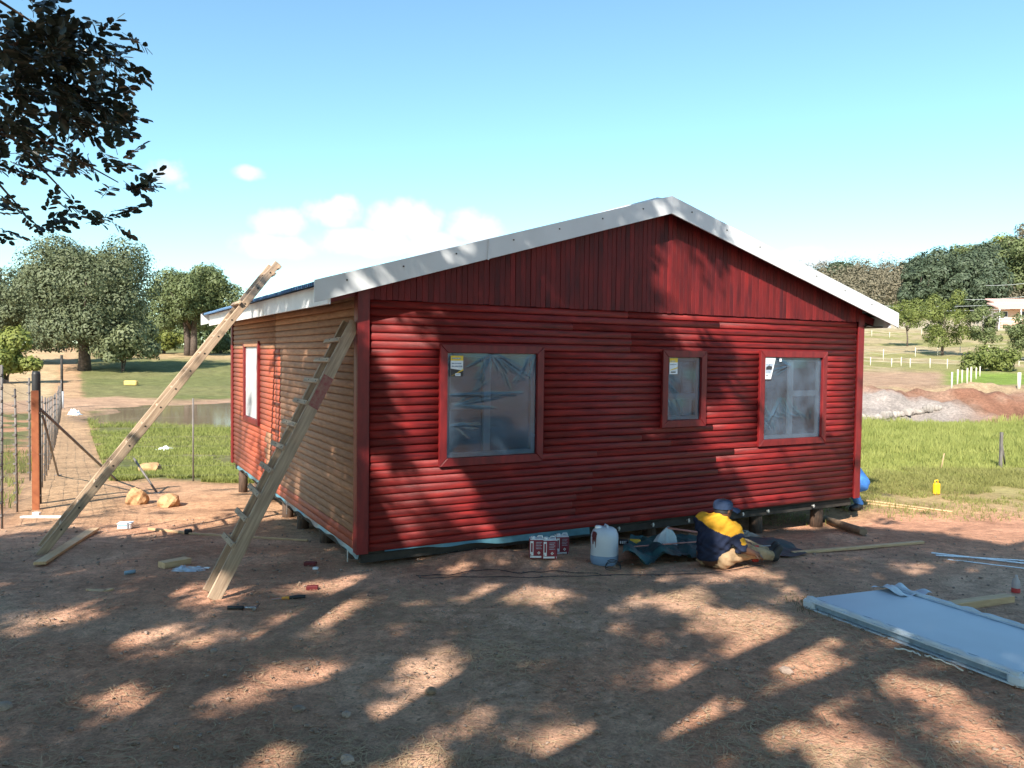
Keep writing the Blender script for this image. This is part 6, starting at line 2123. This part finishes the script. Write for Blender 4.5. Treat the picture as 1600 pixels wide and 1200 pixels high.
# ------------------------------------------------------------------ grass, straw and pebbles
def blades(name, X, Y, H, Wd, m, label, lean=.35, seed=1, kind='stuff'):
    g = np.random.default_rng(seed)
    n = len(X); Z = zg(X, Y) - .01
    a = g.uniform(0, 6.283, n); l = g.normal(size=n) * lean * H; a2 = g.uniform(0, 6.283, n)
    w = Wd * g.uniform(.6, 1.3, n)
    dx, dy = np.cos(a) * w, np.sin(a) * w
    lx, ly = np.cos(a2) * l, np.sin(a2) * l
    B = np.stack([X, Y, Z], -1)
    p0 = B + np.stack([-dx, -dy, 0 * dx], -1); p1 = B + np.stack([dx, dy, 0 * dx], -1)
    m1 = B + np.stack([dx * .7 + lx * .4, dy * .7 + ly * .4, H * .6], -1); m0 = B + np.stack([-dx * .7 + lx * .4, -dy * .7 + ly * .4, H * .6], -1)
    t = B + np.stack([lx * 1.1, ly * 1.1, H], -1)
    V = np.stack([p0, p1, m1, m0, t], 1).reshape(-1, 3)
    i = np.arange(n) * 5
    Q = np.stack([i, i + 1, i + 2, i + 3], -1); T = np.stack([i + 3, i + 2, i + 4], -1)
    return tag(link(name, np_mesh(name, V, Q, T), m), label, 'grass', kind=kind)


g = np.random.default_rng(77)
GM = lambda name, a, b: mat(name, a, .8, col2=b, scale=1.6, trans=.35, spec=.1)
# tall green grass below the bank on the right
n = 90000
y = g.uniform(15.2, 30.2, n); u = g.uniform(.2, .86, n); x = u * y
f_ = fbm(x * .5, y * .5, 71); keep = (f_ + .25 * sstep(16, 20, y) > .42) & (np.hypot(x - 13.6, (y - 19.3) * .8) > 1.0)
x, y = x[keep], y[keep]
blades('tall_grass', x, y, (.07 + .2 * sstep(16, 20, y)) * (.55 + fbm(x * .9, y * .9, 72) * .9) * g.uniform(.6, 1.2, len(x)), .012, GM('tall green grass blades', (.38, .39, .125), (.22, .25, .065)), 'tall bright green grass below the earth bank', seed=2)
n = 60000
y = g.uniform(10.9, 16.5, n) ; u = g.uniform(.3, .86, n); x = u * y
keep = (fbm(x * .8, y * .8, 73) > .40) & (g.uniform(size=n) < sstep(10.6, 13.5, y + (fbm(x, y, 74) - .5) * 2))
x, y = x[keep], y[keep]
blades('short_grass', x, y, g.uniform(.03, .1, len(x)) * (1 + .5 * sstep(13, 16, y)), .006, GM('dry green lawn blades', (.31, .3, .11), (.22, .22, .07)), 'short dry green grass behind the right cabin corner', seed=3, lean=.7)
n = 120000
y = 15.2 + 24 * g.uniform(size=n) ** 1.6; u = g.uniform(-.62, -.2, n); x = u * y
sfv = (x - FC.x) * FN.x + (y - FC.y) * FN.y
keep = (sfv > 1.1) & (pond_r(x, y) > 1.06) & (fbm(x * .6, y * .6, 75) > .36)
x, y = x[keep], y[keep]
blades('meadow_grass', x, y, g.uniform(.05, .13, len(x)) * (1 + 1.6 * (1 - sstep(1.05, 1.7, pond_r(x, y)))), .009, GM('meadow blades', (.33, .34, .11), (.2, .23, .06)), 'meadow grass between the yard and the pond', seed=4, lean=.6)
n = 9000
t_ = g.uniform(11.5, 26, n); s_ = -g.uniform(.3, 3.2, n)
x = FC.x + FT.x * (t_ - FC.y) + FN.x * s_; y = FC.y + FT.y * (t_ - FC.y) + FN.y * s_
keep = fbm(x * .7, y * .7, 76) > .45
blades('verge_grass', x[keep], y[keep], g.uniform(.06, .2, keep.sum()), .008, GM('verge blades', (.27, .29, .08), (.18, .2, .05)), 'grass verge outside the wire fence at left', seed=5)
# green tufts by the grey panel
n = 5200
c1 = np.array([(2.95, 6.2), (3.35, 5.7), (3.65, 5.35), (2.7, 6.45)]); k = g.integers(0, len(c1), n)
x = c1[k, 0] + g.normal(size=n) * .16; y = c1[k, 1] + g.normal(size=n) * .13
blades('grass_tufts', x, y, g.uniform(.015, .06, n), .0025, GM('tuft blades', (.16, .18, .05), (.12, .12, .05)), 'thin green grass around the edges of the grey panel', seed=6, lean=.9)


def straw():
    g = np.random.default_rng(31)
    n = 90000
    r = 2.6 + 8 * g.uniform(size=n) ** 1.25; a = g.uniform(-.72, .72, n)
    x = np.sin(a) * r; y = np.cos(a) * r
    den = sstep(.42, .6, fbm(x * 1.1, y * 1.1, 81)) * .8 + .12
    den = den * (.45 + .55 * sstep(-3, .5, x))
    keep = g.uniform(size=n) < den
    L_ = HMI
    x, y = x[keep], y[keep]
    n = len(x)
    z = zg(x, y) + .004 + g.uniform(0, .012, n) + (fbm(x * 5, y * 5, 9) - .5) * .025 * np.clip((16 - np.hypot(x, y)) / 10, 0, 1)
    ln = g.uniform(.015, .06, n) * (1 + (g.uniform(size=n) < .12) * 1.0); w = g.uniform(.0011, .0028, n)
    th = g.uniform(0, 6.283, n); bend = g.normal(size=n) * .35; el = g.normal(size=n) * .12
    d0 = np.stack([np.cos(th), np.sin(th), el], -1); d1 = np.stack([np.cos(th + bend), np.sin(th + bend), -el * .5], -1)
    s0 = np.stack([-np.sin(th), np.cos(th), 0 * th], -1)
    P = np.stack([x, y, z], -1)
    a0 = P - d0 * ln[:, None]; a1 = P; a2 = P + d1 * ln[:, None]
    W_ = s0 * w[:, None]
    V = np.stack([a0 - W_ * .5, a0 + W_ * .5, a1 + W_, a1 - W_, a2 + W_ * .5, a2 - W_ * .5], 1).reshape(-1, 3)
    i = np.arange(n) * 6
    Q = np.concatenate([np.stack([i, i + 1, i + 2, i + 3], -1), np.stack([i + 3, i + 2, i + 4, i + 5], -1)])
    tag(link('dry_straw', np_mesh('dry_straw', V, Q), M['straw']), 'dry straw and grass bits scattered over the yard', 'straw', kind='stuff')
    # dead leaves
    n = 9000
    r = 2.6 + 7.5 * g.uniform(size=n) ** 1.2; a = g.uniform(-.72, .72, n); x = np.sin(a) * r; y = np.cos(a) * r
    z = zg(x, y) + .012
    th = g.uniform(0, 6.283, n); l = g.uniform(.008, .026, n)[:, None]; w = l * g.uniform(.25, .5, n)[:, None]
    d = np.stack([np.cos(th), np.sin(th), g.normal(size=n) * .12], -1); s = np.stack([-np.sin(th), np.cos(th), g.normal(size=n) * .15], -1)
    P = np.stack([x, y, z], -1)
    V = np.stack([P - d * l, P + s * w, P + d * l, P - s * w], 1).reshape(-1, 3)
    tag(link('leaf_litter', np_mesh('leaf_litter', V, np.arange(n * 4).reshape(n, 4)), mat('dead leaves', (.44, .29, .18), .85, col2=(.2, .12, .075), scale=9)), 'small dead leaves littering the yard', 'leaves', kind='stuff')
    # pebbles and crumbs of soil
    bm = bmesh.new(); bmesh.ops.create_icosphere(bm, subdivisions=1, radius=1)
    tv = np.array([v.co[:] for v in bm.verts]); tf = np.array([[v.index for v in f.verts] for f in bm.faces]); bm.free()
    n = 7000
    r = 2.4 + 9 * g.uniform(size=n) ** 1.2; a = g.uniform(-.72, .72, n); x = np.sin(a) * r; y = np.cos(a) * r
    s = .003 + .012 * g.uniform(size=n) ** 4
    C = np.stack([x, y, zg(x, y) + s * .3 + .004], -1)
    V = (tv[None] * (s[:, None, None] * np.array([1.2, 1, .7])) * (1 + .25 * g.normal(size=(n, len(tv), 1)))) + C[:, None]
    T = tf[None] + (np.arange(n) * len(tv))[:, None, None]
    tag(link('pebbles', np_mesh('pebbles', V.reshape(-1, 3), None, T.reshape(-1, 3)), M['stone']), 'pebbles and crumbs of soil over the yard', 'pebbles', kind='stuff')


straw()
